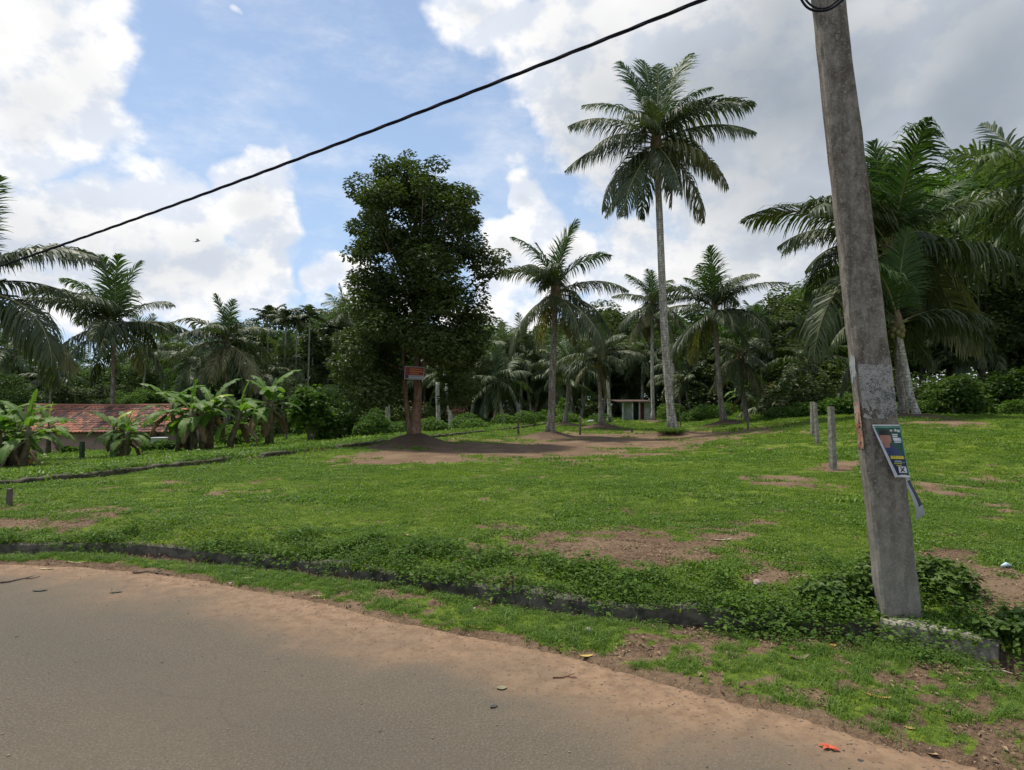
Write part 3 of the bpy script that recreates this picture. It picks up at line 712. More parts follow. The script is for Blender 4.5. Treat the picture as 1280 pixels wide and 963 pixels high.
def nuts(seed, n=9, r=.11):
    rv = np.random.RandomState(seed); mb = MB()
    for i in range(n):
        a = rv.rand() * 6.28; a = i * 2.4; c = np.array([.17 * math.cos(a), .17 * math.sin(a), -.12 - .035 * i])
        V = []; nn = 7
        for j in range(5):
            ph = PI * j / 4; rr = max(math.sin(ph), .04) * r * (1 + .1 * math.cos(ph))
            V += [c + np.array([rr * math.cos(2*PI*q/nn), rr * math.sin(2*PI*q/nn), r * 1.25 * math.cos(ph)]) for q in range(nn)]
        mb.add(V, [(j*nn+q, (j+1)*nn+q, (j+1)*nn+(q+1)%nn, j*nn+(q+1)%nn) for j in range(4) for q in range(nn)])
    return mb.mesh('coconuts', M['nut'], True)
def trunk_mesh(base, top, r0, r1, mat, bow=0.0, seed=0, n=26, flare=1.7, name='trunk', wob=.05):
    rv = np.random.RandomState(seed); s = np.linspace(0, 1, n)
    d = np.array(top) - np.array(base); side = unit(np.array([d[1], -d[0], 0.0]) + np.array([1e-3, 0, 0])) if abs(d[0]) + abs(d[1]) > .05 else np.array([1, 0, 0.])
    hx = d[0]; hy = d[1]
    # palms start leaning then straighten
    sh = s**(.62) if bow else s
    P = np.stack([hx * sh, hy * sh, d[2] * s], 1) + np.stack([wob * np.sin(s * 5 + rv.rand() * 6) * s * (1 - s) * 2, 0 * s, 0 * s], 1)
    P[0, 2] -= .25
    H = d[2]
    r = r1 + (r0 - r1) * (1 - s)**1.0 + r0 * (flare - 1) * np.exp(-s * H / .35)
    r = r * (1 + .05 * rv.normal(0, 1, n) * .5)
    mb = MB(); mb.tube(P, r, 12); return mb.mesh(name, mat, True)
pool_seed = [0]
def palm(p, i):
    base = p['P'].copy(); base[2] = tz(base[0], base[1]) - .03
    top = at(p['c'][0], p['c'][1], p['Y']); L = p['L']; rv = np.random.RandomState(40 + i)
    root = empty('coconut_palm', base, p['lab'], 'palm', 'coconut palms')
    rel = top - base
    r = .165 if L > 3.3 else .14
    if i == 6: r = .14
    if p.get('hero') == 'tall': r = .205
    hero = p.get('hero')
    obj('trunk', trunk_mesh((0, 0, 0), rel, r * .95, r * .74, M['palmbarkpale' if p.get('pale') or i == 6 else 'palmbark'], 1, i, 26, 1.35 if i in (5, 6) else 1.7), root)
    # leaf-base sheath under the crown
    mb = MB(); mb.tube([rel + np.array([0, 0, -.5]), rel + np.array([0, 0, -.15]), rel + np.array([0, 0, .25]), rel + np.array([0, 0, .6])], [r * .7, r * 1.35, r * 1.2, r * .4], 8)
    obj('leaf_base', mb.mesh('leaf_base', M['deadrachis'], True), root)
    obj('coconuts', nuts(i, 11, .12), root, rel)
    fr = []
    hero = p.get('hero')
    if hero == 'tall':
        # azimuth (0 = right, 90 = away), class, length
        fr = [(158, 1, 1.0), (110, 0, 1.05), (70, 0, .95), (165, 2, 1.0), (20, 1, 1.12), (340, 2, .8), (8, 3, 1.15), (350, 3, 1.0), (-5, 5, 1.05), (15, 6, .9), (-35, 7, 1.0), (-20, 8, 1.0), (-70, 8, .95),
              (182, 4, 1.0), (200, 5, .85), (188, 6, 1.05), (172, 7, .95), (215, 8, 1.0), (240, 5, .8), (260, 3, .7), (300, 4, .75), (60, 6, .9), (95, 7, .9), (130, 6, .9), (150, 8, .9), (280, 8, .9), (45, 4, .9)]
    else:
        n = p['n']
        for j in range(n):
            q = (j + .5) / n; cls = int(min(p.get('mc', 8), q**p.get('ex', .66) * (p.get('mc', 8) + 1.3))); fr.append((j * 137.5 + i * 40 + rv.uniform(-26, 26), max(0, cls + rv.randint(-1, 2)) if cls < 8 else cls, rv.uniform(.74, 1.14) * (1.0 if cls > 1 else .85)))
    for j in range(p.get('dead', 0)): fr.append((rv.rand() * 360, 9, rv.uniform(.6, .8)))
    for j, (az, cls, ls) in enumerate(fr):
        if i in (5, 6) and 222 < az % 360 < 318 and cls > 2: az += 110 if az % 360 > 270 else -110
        kind = 'old' if (cls >= 7 and rv.rand() < .35) else None
        me = frond(cls, rv.randint(0, 5), 88 if p['Y'] < 40 else 60, .056 if p['Y'] < 40 else .072, kind)
        o = obj('frond', me, root, rel + np.array([0, 0, .25 - .05 * cls]), (rv.normal(0, .05), rv.normal(0, .05), math.radians(az)), L / 4 * ls)
    return root
for i, p in enumerate(PALMS): palm(p, i)

# far palms: crown as one mesh
def crown_mesh(seed, n=20, nl=34):
    rv = np.random.RandomState(seed); VV = []; QQ = []; TT = []; MM = []; off = 0
    for j in range(n):
        q = (j + .5) / n; cls = int(min(8, q**.72 * 9.3)); e, b, h, _ = CLS[cls]
        V, Q, t, mi = frond_mesh(4.0, math.radians(e + rv.uniform(-6, 6)), math.radians(b + rv.uniform(-9, 12)), nl, seed * 50 + j, None, wd=.09, hang=h, side=rv.uniform(-.5, .5), roll=rv.choice([-1, 1]) * rv.uniform(.2, 1.1))
        a = math.radians(j * 137.5 + rv.uniform(-14, 14)); c, s_ = math.cos(a), math.sin(a); sc = rv.uniform(.85, 1.1)
        V = V @ np.array([[c, -s_, 0], [s_, c, 0], [0, 0, 1]]).T * sc; V[:, 2] += .2
        VV.append(V); QQ.append(Q + off); TT.append(np.clip(t + rv.uniform(-.2, .2), 0, 1)); MM.append(mi); off += len(V)
    return npmesh('crown', np.vstack(VV), np.vstack(QQ), [M['frondfar'], M['rachis']], np.concatenate(TT), np.concatenate(MM))
CROWNS = [crown_mesh(s) for s in range(4)]
FAR0 = [  # crown px,py, base px, Y, L, label
 (597, 445, 586, 52, 3.4, 'slender palm leaning right just beside the crown of the big tree'),
 (622, 480, 632, 50, 3.2, 'low bright palm right of the big tree trunk'),
 (655, 450, 668, 58, 3.3, 'far palm with a thin leaning trunk left of the mid-height lawn palm'),
 (643, 470, 650, 62, 3.0, 'distant palm half hidden left of the mid-height lawn palm'),
 (730, 440, 726, 60, 3.2, 'far palm whose crown shows between the lawn palms'),
 (792, 455, 790, 66, 3.8, 'palm drooping over the roof of the little hut'),
 (772, 470, 765, 70, 3.0, 'far palm left of the hut roof'),
 (850, 470, 852, 58, 3.4, 'shaded palm behind the tallest palm trunk'),
 (868, 455, 880, 60, 3.2, 'shaded palm left of the bushy palm trunk'),
 (905, 440, 900, 62, 3.4, 'far palm behind the bushy palm'),
 (980, 440, 986, 56, 3.2, 'far palm against the forest left of the utility pole'),
 (560, 470, 565, 58, 3.2, 'palm with a grey curving trunk behind the big tree'),
 (530, 470, 532, 60, 3.2, 'palm whose thin trunk shows right behind the big tree trunk'),
 (430, 395, 440, 60, 3.2, 'palm with a frond poking out left of the big tree crown'),
 (405, 440, 410, 62, 3.0, 'far palm between the areca palms and the big tree'),
 (228, 455, 226, 62, 3.6, 'dim palm between the two large palms behind the house'),
 (60, 470, 64, 60, 3.4, 'dim palm above the left end of the tiled roof'),
 (8, 440, 4, 58, 3.8, 'dark palm in the far left corner of the tree line'),
 (345, 470, 345, 64, 3.2, 'dim palm behind the lone banana plant'),
 (606, 495, 606, 60, 2.4, 'young palm at the back of the clearing beside the thin leaning palm'),
 (1010, 455, 1012, 40, 3.2, 'young palm in the shade just left of the utility pole'),
 (1225, 420, 1232, 38, 3.6, 'shaded palm at the forest edge right of the utility pole'),
 (1300, 250, 1310, 30, 5.2, 'coconut palm at the right edge of the photo with fronds hanging in'),
]
rvf = np.random.RandomState(77)
FAR = list(FAR0)
for (pa, pb, where) in ((560, 700, 'in the row behind the big tree and the mid-height palm'), (700, 860, 'in the row behind the hut and the tallest palm'), (860, 1040, 'in the row behind the bushy palm'), (180, 420, 'in the row behind the areca palms')):
    for q in np.linspace(pa, pb, 9 if pb < 1000 else 8):
        px_ = q + rvf.uniform(-9, 9); cy_ = rvf.uniform(425, 485) if pa != 180 else rvf.uniform(430, 470)
        FAR.append((px_, cy_, px_ + rvf.uniform(-14, 14), rvf.uniform(52 if pa != 700 else 60, 70), rvf.uniform(2.6, 3.8), 'far coconut palm ' + where))
for i, (cx, cy, bx, Y, L, lab) in enumerate(FAR):
    base = gY(bx, Y); top = at(cx, cy, Y); root = empty('coconut_palm', base, lab, 'palm', 'palms along the tree line' if i < len(FAR0) else lab)
    obj('trunk', trunk_mesh((0, 0, 0), top - base, .14, .10, M['palmbark' if i % 3 == 0 else 'palmbarkpale'], 1, 90 + i, 14), root)
    obj('crown', CROWNS[i % 4], root, top - base, (0, 0, i * 1.7), L / 4)
# young stemless palm with yellow leaf stalks
def young_palm(px, py, Y, L, lab, n=11):
    base = gat(px, py) if Y is None else gY(px, Y); root = empty('young_palm', base, lab, 'palm'); rv = np.random.RandomState(px)
    mb = MB(); mb.tube([(0, 0, -.1), (0, 0, .4), (0, 0, .9)], [.12, .14, .06], 8); obj('stem', mb.mesh('stem', M['rachis'], True), root)
    for j in range(n):
        obj('frond', frond(min(8, 1 + int(j * .62)), j % 3, 46, .075, 'old' if j % 4 == 3 else None), root, (0, 0, .6), (0, 0, j * 2.4 + rv.rand() * .4), L / 4)
young_palm(969, 0, 40, 2.7, 'stemless young coconut palm with yellow leaf stalks at the forest edge')
# bare trunks (dead palms without crown)
for i, (bx, Y, tpx, tpy, lab) in enumerate([(484, 44, 485, 497, 'stump-like pale palm trunk left of the big tree'), (548, 46, 547, 478, 'straight pale trunk right of the big tree trunk'),
      (762, 50, 760, 470, 'straight pale bare trunk left of the little hut'), (653, 52, 640, 490, 'thin bare trunk leaning left at the back of the clearing'),
      (565, 48, 557, 480, 'bare grey trunk leaning left behind the big tree'), (714, 58, 713, 482, 'pale bare trunk just right of the small palm'), (843, 56, 841, 445, 'grey bare trunk standing behind the tallest palm')]):
    b = gY(bx, Y); t = at(tpx, tpy, Y); r = empty('dead_palm_trunk', b, lab, 'tree trunk', 'bare palm trunks')
    obj('trunk', trunk_mesh((0, 0, 0), t - b, .17, .13, M['palmbarkpale'], 0, 200 + i, 14), r)

# areca palms: thin tall stems with small crowns
def areca_crown(seed):
    rv = np.random.RandomState(seed); VV = []; QQ = []; TT = []; MM = []; off = 0
    for j in range(9):
        e = 75 - j * 9; V, Q, t, mi = frond_mesh(4.0, math.radians(e), math.radians(60 + rv.uniform(0, 30)), 26, seed * 60 + j, None, ll=1.5, wd=.26, hang=.45)
        a = j * 2.4; c, s_ = math.cos(a), math.sin(a); V = V @ np.array([[c, -s_, 0], [s_, c, 0], [0, 0, 1]]).T
        VV.append(V); QQ.append(Q + off); TT.append(t); MM.append(mi); off += len(V)
    return npmesh('crown', np.vstack(VV), np.vstack(QQ), [M['frond'], M['rachis']], np.concatenate(TT), np.concatenate(MM))
AC = [areca_crown(70), areca_crown(71)]
for i, (cx, cy, bx, Y, lab) in enumerate([(358, 400, 352, 54, 'second areca palm from the left in the row of thin ones'), (371, 402, 370, 54, 'middle areca palm with the straightest thin grey stem'),
     (387, 396, 384, 54, 'tallest areca palm at the right of the thin row'), (391, 424, 389, 56, 'shorter areca palm tucked under the tallest one'), (334, 398, 338, 56, 'leftmost areca palm beside a small tree crown'),
     (342, 396, 342, 60, 'areca palm doubled behind the leftmost one'), (412, 412, 411, 58, 'areca palm standing closest to the big tree'), (328, 430, 330, 58, 'low areca palm at the left foot of the thin row'), (64, 474, 60, 46, 'areca palm with a dark crown above the left part of the tiled roof')]):
    b = gY(bx, Y); t = at(cx, cy, Y); r = empty('areca_palm', b, lab, 'palm', 'areca palms')
    obj('trunk', trunk_mesh((0, 0, 0), t - b, .085, .065, M['arecabark'], 0, 300 + i, 12, 1.2), r)
    obj('crown', AC[i % 2], r, t - b, (0, 0, i * 1.3), .43 if i < 8 else .55)

# ------------------------------------------------------------------ broadleaf trees
def leaf_cloud(C, R, n, size, rs, flat=1.0, droop=.25, asp=.5):
    C = np.asarray(C); R = np.asarray(R); w = R[:, 0]**2; w = w / w.sum()
    idx = rs.choice(len(C), n, p=w); ct = rs.uniform(-.28, .28, len(C))[idx]
    d = unit(rs.normal(0, 1, (n, 3))); rad = .45 + .6 * rs.rand(n)**.5
    P = C[idx] + d * R[idx] * rad[:, None]
    nr = unit(d * .5 + np.array([0, 0, .75]) + rs.normal(0, .4, (n, 3)))
    az = rs.rand(n) * 2 * PI; ld = unit(np.stack([np.cos(az), np.sin(az), -droop + rs.normal(0, .25, n)], 1) + d * .5)
    L = size * rs.uniform(.65, 1.3, n); V, Q = leaf_quads(P, ld, nr, L, L * asp)
    t = np.clip(.5 + ct + rs.normal(0, .16, n), 0, 1)
    return V, Q, np.repeat(t, 4)
def hero_tree():
    rs = np.random.RandomState(21); Y = HERO[1]; base = np.array([HERO[0], Y, tz(HERO[0], Y) - .05]); sc = Y / F
    root = empty('broadleaf_tree', base, 'big dense dark-green tree with a red sign board, standing on a soil mound', 'tree')
    rows = [(200, 500, 545), (212, 470, 566), (230, 448, 586), (260, 444, 600), (300, 434, 612), (330, 446, 630), (360, 448, 606), (400, 444, 600), (430, 426, 602), (460, 416, 602), (485, 428, 596), (512, 452, 585)]
    ry = [r[0] for r in rows]; C = []; R = []
    def ok(px, py, r): return np.interp(py, ry, [q[1] for q in rows]) + r < px < np.interp(py, ry, [q[2] for q in rows]) - r
    tries = 0
    while len(C) < 165 and tries < 16000:
        tries += 1
        py = rs.uniform(208, 500); rp = rs.uniform(10, 27); px = rs.uniform(420, 630)
        if py - rp * .8 < 196: continue
        if not ok(px, py, rp * .62) or (py > 440 and abs(px - 520) < 22 + rp * .5): continue
        l = np.interp(py, ry, [q[1] for q in rows]); r_ = np.interp(py, ry, [q[2] for q in rows]); hw = (r_ - l) / 2; u = (px - (l + r_) / 2) / hw
        dz = rs.uniform(-1, 1) * math.sqrt(max(.05, 1 - u * u)) * hw * sc * .95
        p = at(px, py, Y) + np.array([0, dz, 0])
        if any(np.linalg.norm(p - c) < .47 for c in C): continue
        C.append(p); rr = rp * sc; R.append((rr * rs.uniform(.9, 1.2), rr * 1.05, rr * rs.uniform(.6, .85)))
    for px, py in ((598, 352), (600, 372), (604, 392), (606, 412), (600, 432), (590, 395), (440, 318), (446, 345), (450, 372), (470, 440), (455, 455), (440, 425), (448, 470), (470, 470), (485, 455), (462, 490), (482, 482), (492, 470), (445, 440), (490, 498), (560, 470), (575, 455), (590, 440), (625, 322), (606, 335), (560, 500), (572, 490), (455, 498), (600, 455), (478, 205), (512, 200)): C.append(at(px, py, Y)); R.append((.36, .4, .3))
    C = np.array(C); R = np.array(R)
    V, Q, t = leaf_cloud(C - base, R, 76000, .155, rs)
    obj('crown', npmesh('crown', V, Q, M['leafdark'], t), root)
    top = at(525, 300, Y) - base
    mb = MB(); s = np.linspace(0, 1, 18)
    P = np.stack([top[0] * s + .10 * np.sin(s * 7), 0 * s, -.2 + (top[2] + .2) * s], 1)
    mb.tube(P, .15 * (1 - s) + .04 + .13 * np.exp(-s * 26), 10)
    P2 = np.stack([-.12 - .30 * np.sin(s * 2.2), .05 + .1 * s, -.1 + 4.6 * s], 1); mb.tube(P2, .09 * (1 - s) + .03, 8)
    obj('trunk', mb.mesh('trunk', M['bark'], True), root)
    mb = MB()
    for j in range(0, len(C), 4):
        c = C[j] - base
        if c[2] < 3.2: continue
        z0 = max(1.9, c[2] * .62); f = z0 / top[2]; a = np.array([top[0] * f, 0, z0]); m = (a + c) / 2 + np.array([0, 0, -.15])
        mb.tube([a, m, c], [.05, .03, .01], 5)
    obj('limbs', mb.mesh('limbs', M['bark'], True), root)
    return root, base
htree, hbase = hero_tree()

def tree_variant(seed, n=9000, size=.30, shape=(1, 1), mat='leafmid'):
    """unit tree about 10 m tall"""
    rs = np.random.RandomState(seed); C = []; R = []
    for j in range(34):
        z = rs.uniform(2.6, 9.2); w = 3.1 * shape[0] * math.sqrt(max(.08, 1 - ((z - 6) / 4)**2)) ; a = rs.rand() * 2 * PI; r = w * math.sqrt(rs.rand())
        C.append((r * math.cos(a), r * math.sin(a), z)); q = rs.uniform(.7, 1.35); R.append((q, q, q * rs.uniform(.55, .85)))
    V, Q, t = leaf_cloud(C, R, n, size, rs)
    crown = npmesh('crown', V, Q, M[mat], t)
    mb = MB(); s = np.linspace(0, 1, 10); mb.tube(np.stack([.25 * np.sin(s * 4 + seed), .2 * np.sin(s * 3), -.3 + 7.5 * s], 1), .17 * (1 - s) + .04, 7)
    for j in range(0, 34, 3):
        c = np.array(C[j]); mb.tube([(0, 0, c[2] * .6), (c * np.array([.5, .5, .8])), c], [.06, .04, .015], 4)
    return crown, mb.mesh('trunk', M['barkgrey'], True)
TV = [tree_variant(1), tree_variant(2, shape=(.8, 1)), tree_variant(3, mat='leafdark'), tree_variant(4, mat='leafbright', shape=(.9, 1)), tree_variant(5, mat='leafdark', shape=(1.1, 1)), tree_variant(6)]
topc = [(-120, 425), (-60, 425), (60, 445), (200, 440), (330, 415), (420, 380), (520, 400), (600, 412), (720, 408), (780, 390), (850, 385), (930, 380), (1000, 362), (1060, 345), (1120, 300), (1180, 228), (1240, 205), (1340, 190), (1500, 190)]
def btree(px, top_py, Y, v, rot, lab, grp, wide=1.0, name='broadleaf_tree'):
    b = gY(px, Y); t = at(px, top_py, Y); h = max(1.5, t[2] - b[2]); s = h / 9.9
    r = empty(name, b, lab, 'tree', grp, rot)
    w = wide * s * (1.0 if s > .8 else 1.0 + .25 * (.8 - s))
    obj('crown', TV[v][0], r, sc=(w, w, s)); obj('trunk', TV[v][1], r, sc=(w, w, s))
rv = np.random.RandomState(5)
sections = [(-200, 250, 'behind the house and the left palms'), (250, 470, 'behind the areca palms and banana plants'), (470, 640, 'behind the big tree'), (640, 800, 'behind the mid-height palm and the hut'), (800, 960, 'behind the tallest palm and bushy palm'), (960, 1500, 'on the right forest edge')]
kinds = ['mid-green bushy', 'narrow mid-green', 'dark-leaved', 'pale green loose', 'broad dark-leaved', 'rounded mid-green']
for row, (Y, step, dy) in enumerate(((58, 50, 26), (68, 44, 8), (82, 46, -6))):
    for px in range(-120, 1080, step):
        x = px + rv.uniform(-18, 18); tp = np.interp(x, [q[0] for q in topc], [q[1] for q in topc]) + dy + rv.uniform(-10, 16)
        if 560 < x < 860 and row == 0: tp += 14
        if 430 < x < 700 and row == 0: Yy = 62
        else: Yy = Y
        if 735 < x < 850 and Yy < 66: continue
        v = rv.randint(0, 6); sec = [q[2] for q in sections if q[0] <= x < q[1]][0]
        btree(x, tp, Yy + rv.uniform(-2, 3), v, rv.rand() * 6, '%s tree in the far tree line %s' % (kinds[v], sec), 'far tree line ' + sec, 1.15)
for row, (Y, step, dy) in enumerate(((38, 78, 60), (42, 64, 18), (48, 60, -8))):
    for px in range(1000, 1420, step):
        if row == 0 and px < 1180: continue
        x = px + rv.uniform(-18, 18); tp = np.interp(x, [q[0] for q in topc], [q[1] for q in topc]) + dy + rv.uniform(-12, 20)
        v = rv.choice([0, 2, 4, 5, 3]); btree(x, tp, Y + rv.uniform(-2, 2), v, rv.rand() * 6, '%s tree on the right forest edge behind the utility pole' % kinds[v], 'right forest edge trees', 1.0)
# named nearer trees
btree(330, 396, 60, 1, 1.0, 'small-crowned tree among the areca palms', None, .8)
btree(450, 430, 40, 2, 2.0, 'dark tree leaning against the left side of the big tree', None, .75)
btree(408, 480, 34, 0, 2.6, 'leafy shrub-like tree between the lone banana plant and the big tree', None, .9)
btree(775, 412, 72, 4, .4, 'rounded dark tree rising above the little hut', None, 1.2)
btree(985, 372, 46, 4, 2.2, 'large dark tree left of the utility pole at the forest edge', None, 1.0)
btree(905, 398, 58, 3, 2.2, 'yellow-green tree behind the bushy coconut palm', None, 1.0)
btree(1200, 205, 42, 3, 1.5, 'tree with a yellowish sunlit top above the right palms', None, .9)
btree(360, 470, 36, 4, 1.1, 'dark round shrub tree right behind the lone banana plant', None, .9)
btree(5, 470, 30, 5, 1.1, 'bushy tree behind the leftmost banana clump', None, .9)

# undergrowth masses
def mass(name, pts, n, size, mat, label, seed):
    rs = np.random.RandomState(seed); C = []; R = []
    for x, y, r, h in pts: C.append((x, y, tz(x, y) + h * .45)); R.append((r, r * .8, h * .55))
    V, Q, t = leaf_cloud(np.array(C), np.array(R), n, size, rs, asp=.6)
    tag(obj(name, npmesh(name, V, Q, M[mat], t)), label, None, None, 'stuff')
pts = []
for px in np.arange(-150, 1000, 13):
    Y = 56 + rv.uniform(-3, 4) if not 560 < px < 860 else 72 + rv.uniform(-4, 4)
    pts.append(((px - 640) / F * Y, Y, rv.uniform(1.2, 2.0), rv.uniform(1.6, 3.4)))
for px in np.arange(980, 1420, 12):
    Y = 37 + rv.uniform(-1.5, 2.5); pts.append(((px - 640) / F * Y, Y, rv.uniform(.9, 1.5), rv.uniform(1.4, 3.4)))
mass('undergrowth', pts, 60000, .30, 'leafdark', 'dark tangled undergrowth at the foot of the forest', 31)
pts = []
for px in np.arange(-400, 1700, 11):
    Y = 100 + rv.uniform(-8, 10); tp = np.interp(px, [q[0] for q in topc], [q[1] for q in topc]); tp = min(max(tp + 12, 330), 470)
    h = (HOR - tp) / F * Y + 1.5
    pts.append(((px - 640) / F * Y, Y, 3.2, h)); pts.append(((px - 640) / F * Y + 1, Y - 5, 3.0, h * .5))
mass('distant_woodland', pts, 70000, .8, 'leafmid', 'distant woodland behind the tree line', 32)
pts = []
for px in np.arange(440, 990, 9):
    Y = 46 + rv.uniform(-1, 8) if px > 600 else 38 + rv.uniform(-1, 6)
    if 760 < px < 822: continue
    if rv.rand() < .75: pts.append(((px - 640) / F * Y, Y, rv.uniform(.5, 1.0), rv.uniform(.5, 1.2)))
for px in np.arange(980, 1300, 12):
    Y = 33 + rv.uniform(-1, 2)
    pts.append(((px - 640) / F * Y, Y, rv.uniform(.4, .9), rv.uniform(.4, .9)))
mass('low_scrub', pts, 36000, .17, 'leafbright', 'low bright green scrub along the back edge of the lawn', 33)
# individual bushes
def bush(px, py, Y, r, h, mat, lab, size=.12, n=2600, name='bush'):
    b = gY(px, Y) if Y else gat(px, py); rs = np.random.RandomState(int(px * 3 + (py or 0))); C = []; R = []
    for j in range(16):
        a = rs.rand() * 6.28; q = r * math.sqrt(rs.rand()) * .75; C.append((q * math.cos(a), q * math.sin(a), h * rs.uniform(.25, .85))); R.append((r * .38, r * .38, h * .22))
    V, Q, t = leaf_cloud(C, R, n, size, rs, asp=.62); rt = empty(name, b, lab, 'bush')
    obj('leaves', npmesh('leaves', V, Q, M[mat], t), rt)
    mb = MB()
    for j in range(5):
        c = np.array(C[j]); mb.tube([(0, 0, -.05), c * .5 + np.array([0, 0, .05]), c], [.02 * h + .005, .014 * h + .004, .004], 5)
    obj('stem', mb.mesh('stem', M['barkgrey'], True), rt); return rt
bush(465, 0, 33, .9, 1.5, 'leafbright', 'bright round bush just left of the big tree mound')
bush(432, 0, 34, 1.1, 1.9, 'shrubleaf', 'dark green bush with large leaves left of the big tree', .2)
bush(388, 0, 30, .9, 2.7, 'weed', 'tall large-leaved shrub right of the lone banana plant', .26, 1600)
bush(410, 0, 31, .8, 1.6, 'shrubleaf', 'lower bush at the foot of the tall large-leaved shrub', .2)
bush(702, 0, 52, .8, 2.1, 'leafbright', 'bright green bush behind the mid-height palm trunk', .22)
bush(1193, 0, 32, 1.6, 2.0, 'shrubleaf', 'dark bush at the forest edge right of the two leaning trunks', .22, 3600)
bush(1052, 0, 33, 1.1, 1.1, 'leafbright', 'low green bush behind the fence posts left of the utility pole', .16)
bush(838, 0, 55, 1.2, 1.4, 'leafbright', 'green bush at the right end of the little hut', .2)
bush(838, 0, 29.3, .75, .28, 'weed', 'low green weeds growing on the mound at the foot of the tallest palm', .07, 2200)
bush(1258, 0, 34, 1.5, 2.3, 'shrubleaf', 'dark bush at the right edge of the lawn', .22, 3600)
bush(92, 0, 33, .5, .45, 'weed', 'low bush beside the green stake in front of the house', .14)
bush(200, 0, 27, .6, .45, 'weed', 'weedy bush between the two banana clumps', .14)
bush(305, 0, 30, 1.2, 1.0, 'weed', 'low weedy bush beside the lone banana plant', .15)

# ------------------------------------------------------------------ banana plants
def banana_leaf(L, e0, bend, W, seed, mat):
    rs = np.random.RandomState(seed); n = 30; s = np.linspace(0, 1, n); e = e0 - bend * s**1.4
    d = np.stack([np.cos(e), 0 * s, np.sin(e)], 1); P = np.vstack([[0, 0, 0], np.cumsum(d[:-1] * L / (n - 1), axis=0)])
    mb = MB(); mb.tube(P, .022 * (1 - s) + .005, 4, 1, False); V = [np.concatenate(mb.v)]; Q = list(mb.f); off = mb.n; t = [np.full(mb.n, .6)]; mi = [1] * len(Q)
    up = np.stack([-np.sin(e), 0 * s, np.cos(e)], 1)
    w = W / 2 * np.sin(np.clip((s - .16) / .84, 0, 1)**.7 * PI)**.5
    for sg in (-1, 1):
        i = 5; 
        while i < n - 1:
            run = rs.randint(1, 4); j = min(n - 1, i + run)
            dr = rs.uniform(-.15, .95); sh = rs.uniform(-.02, .03)
            a = np.arange(i, j + 1); inner = P[a]
            mid = P[a] + np.array([0, sg, 0]) * (w[a] * .55)[:, None] + up[a] * (w[a] * .22)[:, None]
            out = P[a] + np.array([0, sg, 0]) * (w[a] * (1 - .12 * abs(dr)))[:, None] + up[a] * (w[a] * (.22 - dr * .55))[:, None] + d[a] * (sh + w[a] * .18)[:, None]
            k = len(a); V.append(np.vstack([inner, mid, out])); t.append(np.full(3 * k, np.clip(.5 + rs.normal(0, .14), 0, 1)))
            for q in range(k - 1): Q += [(off+q, off+q+1, off+k+q+1, off+k+q), (off+k+q, off+k+q+1, off+2*k+q+1, off+2*k+q)]; mi += [0, 0]
            off += 3 * k; i = j
    return npmesh('leaf', np.vstack(V), np.array(Q), [M[mat], M['rachis']], np.concatenate(t), mi, True)
BL = {}
def bleaf(cls, var, mat):
    if (cls, var, mat) not in BL:
        e, b = [(84, 14), (60, 60), (46, 88), (30, 95), (8, 85), (-35, 45)][cls]
        BL[(cls, var, mat)] = banana_leaf(1.9, math.radians(e), math.radians(b), .50, cls * 10 + var, mat)
    return BL[(cls, var, mat)]
def banana(px, Y, stems, hs, lab, seed, leafL=1.0, yellow=0, name='banana_clump', spread=.8, dead=2, cat='banana plant'):
    rs = np.random.RandomState(seed); b = gY(px, Y); rt = empty(name, b, lab, cat, None)
    for s in range(stems):
        a = s * 2.4 + rs.rand(); q = spread * math.sqrt((s + .3) / max(1, stems)) if stems > 1 else 0; o = np.array([q * math.cos(a), q * math.sin(a) * .7, 0]); h = hs * rs.uniform(.65, 1.08)
        ln = o * .25
        mb = MB(); mb.tube([o + (0, 0, -.1), o + (0, 0, h * .3), o + ln + (0, 0, h * .7), o + ln * 1.3 + (0, 0, h)], [.13, .12, .09, .06], 9)
        obj('pseudostem', mb.mesh('pseudostem', M['pseudo'], True), rt)
        top = o + ln * 1.3 + np.array([0, 0, h - .05]); nl = 8
        for j in range(nl):
            cls = min(4, (0 if (j == 0 and (s + seed) % 2 == 0) else 1) if j < 2 else 1 + j // 2); mat = 'banana'
            if yellow and s == yellow - 1 and j == 0: mat = 'bananayel'
            obj('leaf', bleaf(cls, (j + s) % 3, mat), rt, top + np.array([0, 0, -.04 * j]), (rs.normal(0, .08), rs.normal(0, .08), j * 2.4 + rs.rand()), leafL * rs.uniform(.75, 1.1) * (.8 if cls == 0 else 1))
        for j in range(dead): obj('dead_leaf', bleaf(5, j % 3, 'bananadead'), rt, top + np.array([0, 0, -.25]), (0, 0, rs.rand() * 6.28), .75 * leafL)
banana(10, 17.5, 7, 1.1, 'broad banana clump with dark leaves at the left edge in front of the house', 1, .70, spread=.9)
banana(150, 22.0, 4, 1.2, 'small banana clump with a yellow leaf in the middle of the house front', 2, .60, yellow=2, spread=.5)
banana(256, 25.0, 8, 1.85, 'tallest banana clump covering the right end of the house', 3, .86, yellow=3, spread=1.25)
banana(338, 27.0, 2, 2.1, 'lone banana plant with a thick brown stem right of the house', 4, 1.0, name='banana_plant', spread=.12, dead=3)
banana(62, 32.0, 1, 2.0, 'banana plant with a yellowing leaf poking over the left roof end', 6, .9, yellow=1, name='banana_plant', dead=1)
banana(935, 47, 2, 2.0, 'banana plant with upright leaves at the forest edge near the young palm', 7, 1.0, name='banana_plant', spread=.4)
banana(985, 45, 2, 1.6, 'lower banana plant among the scrub beside the young palm', 8, .9, name='banana_plant', spread=.4)

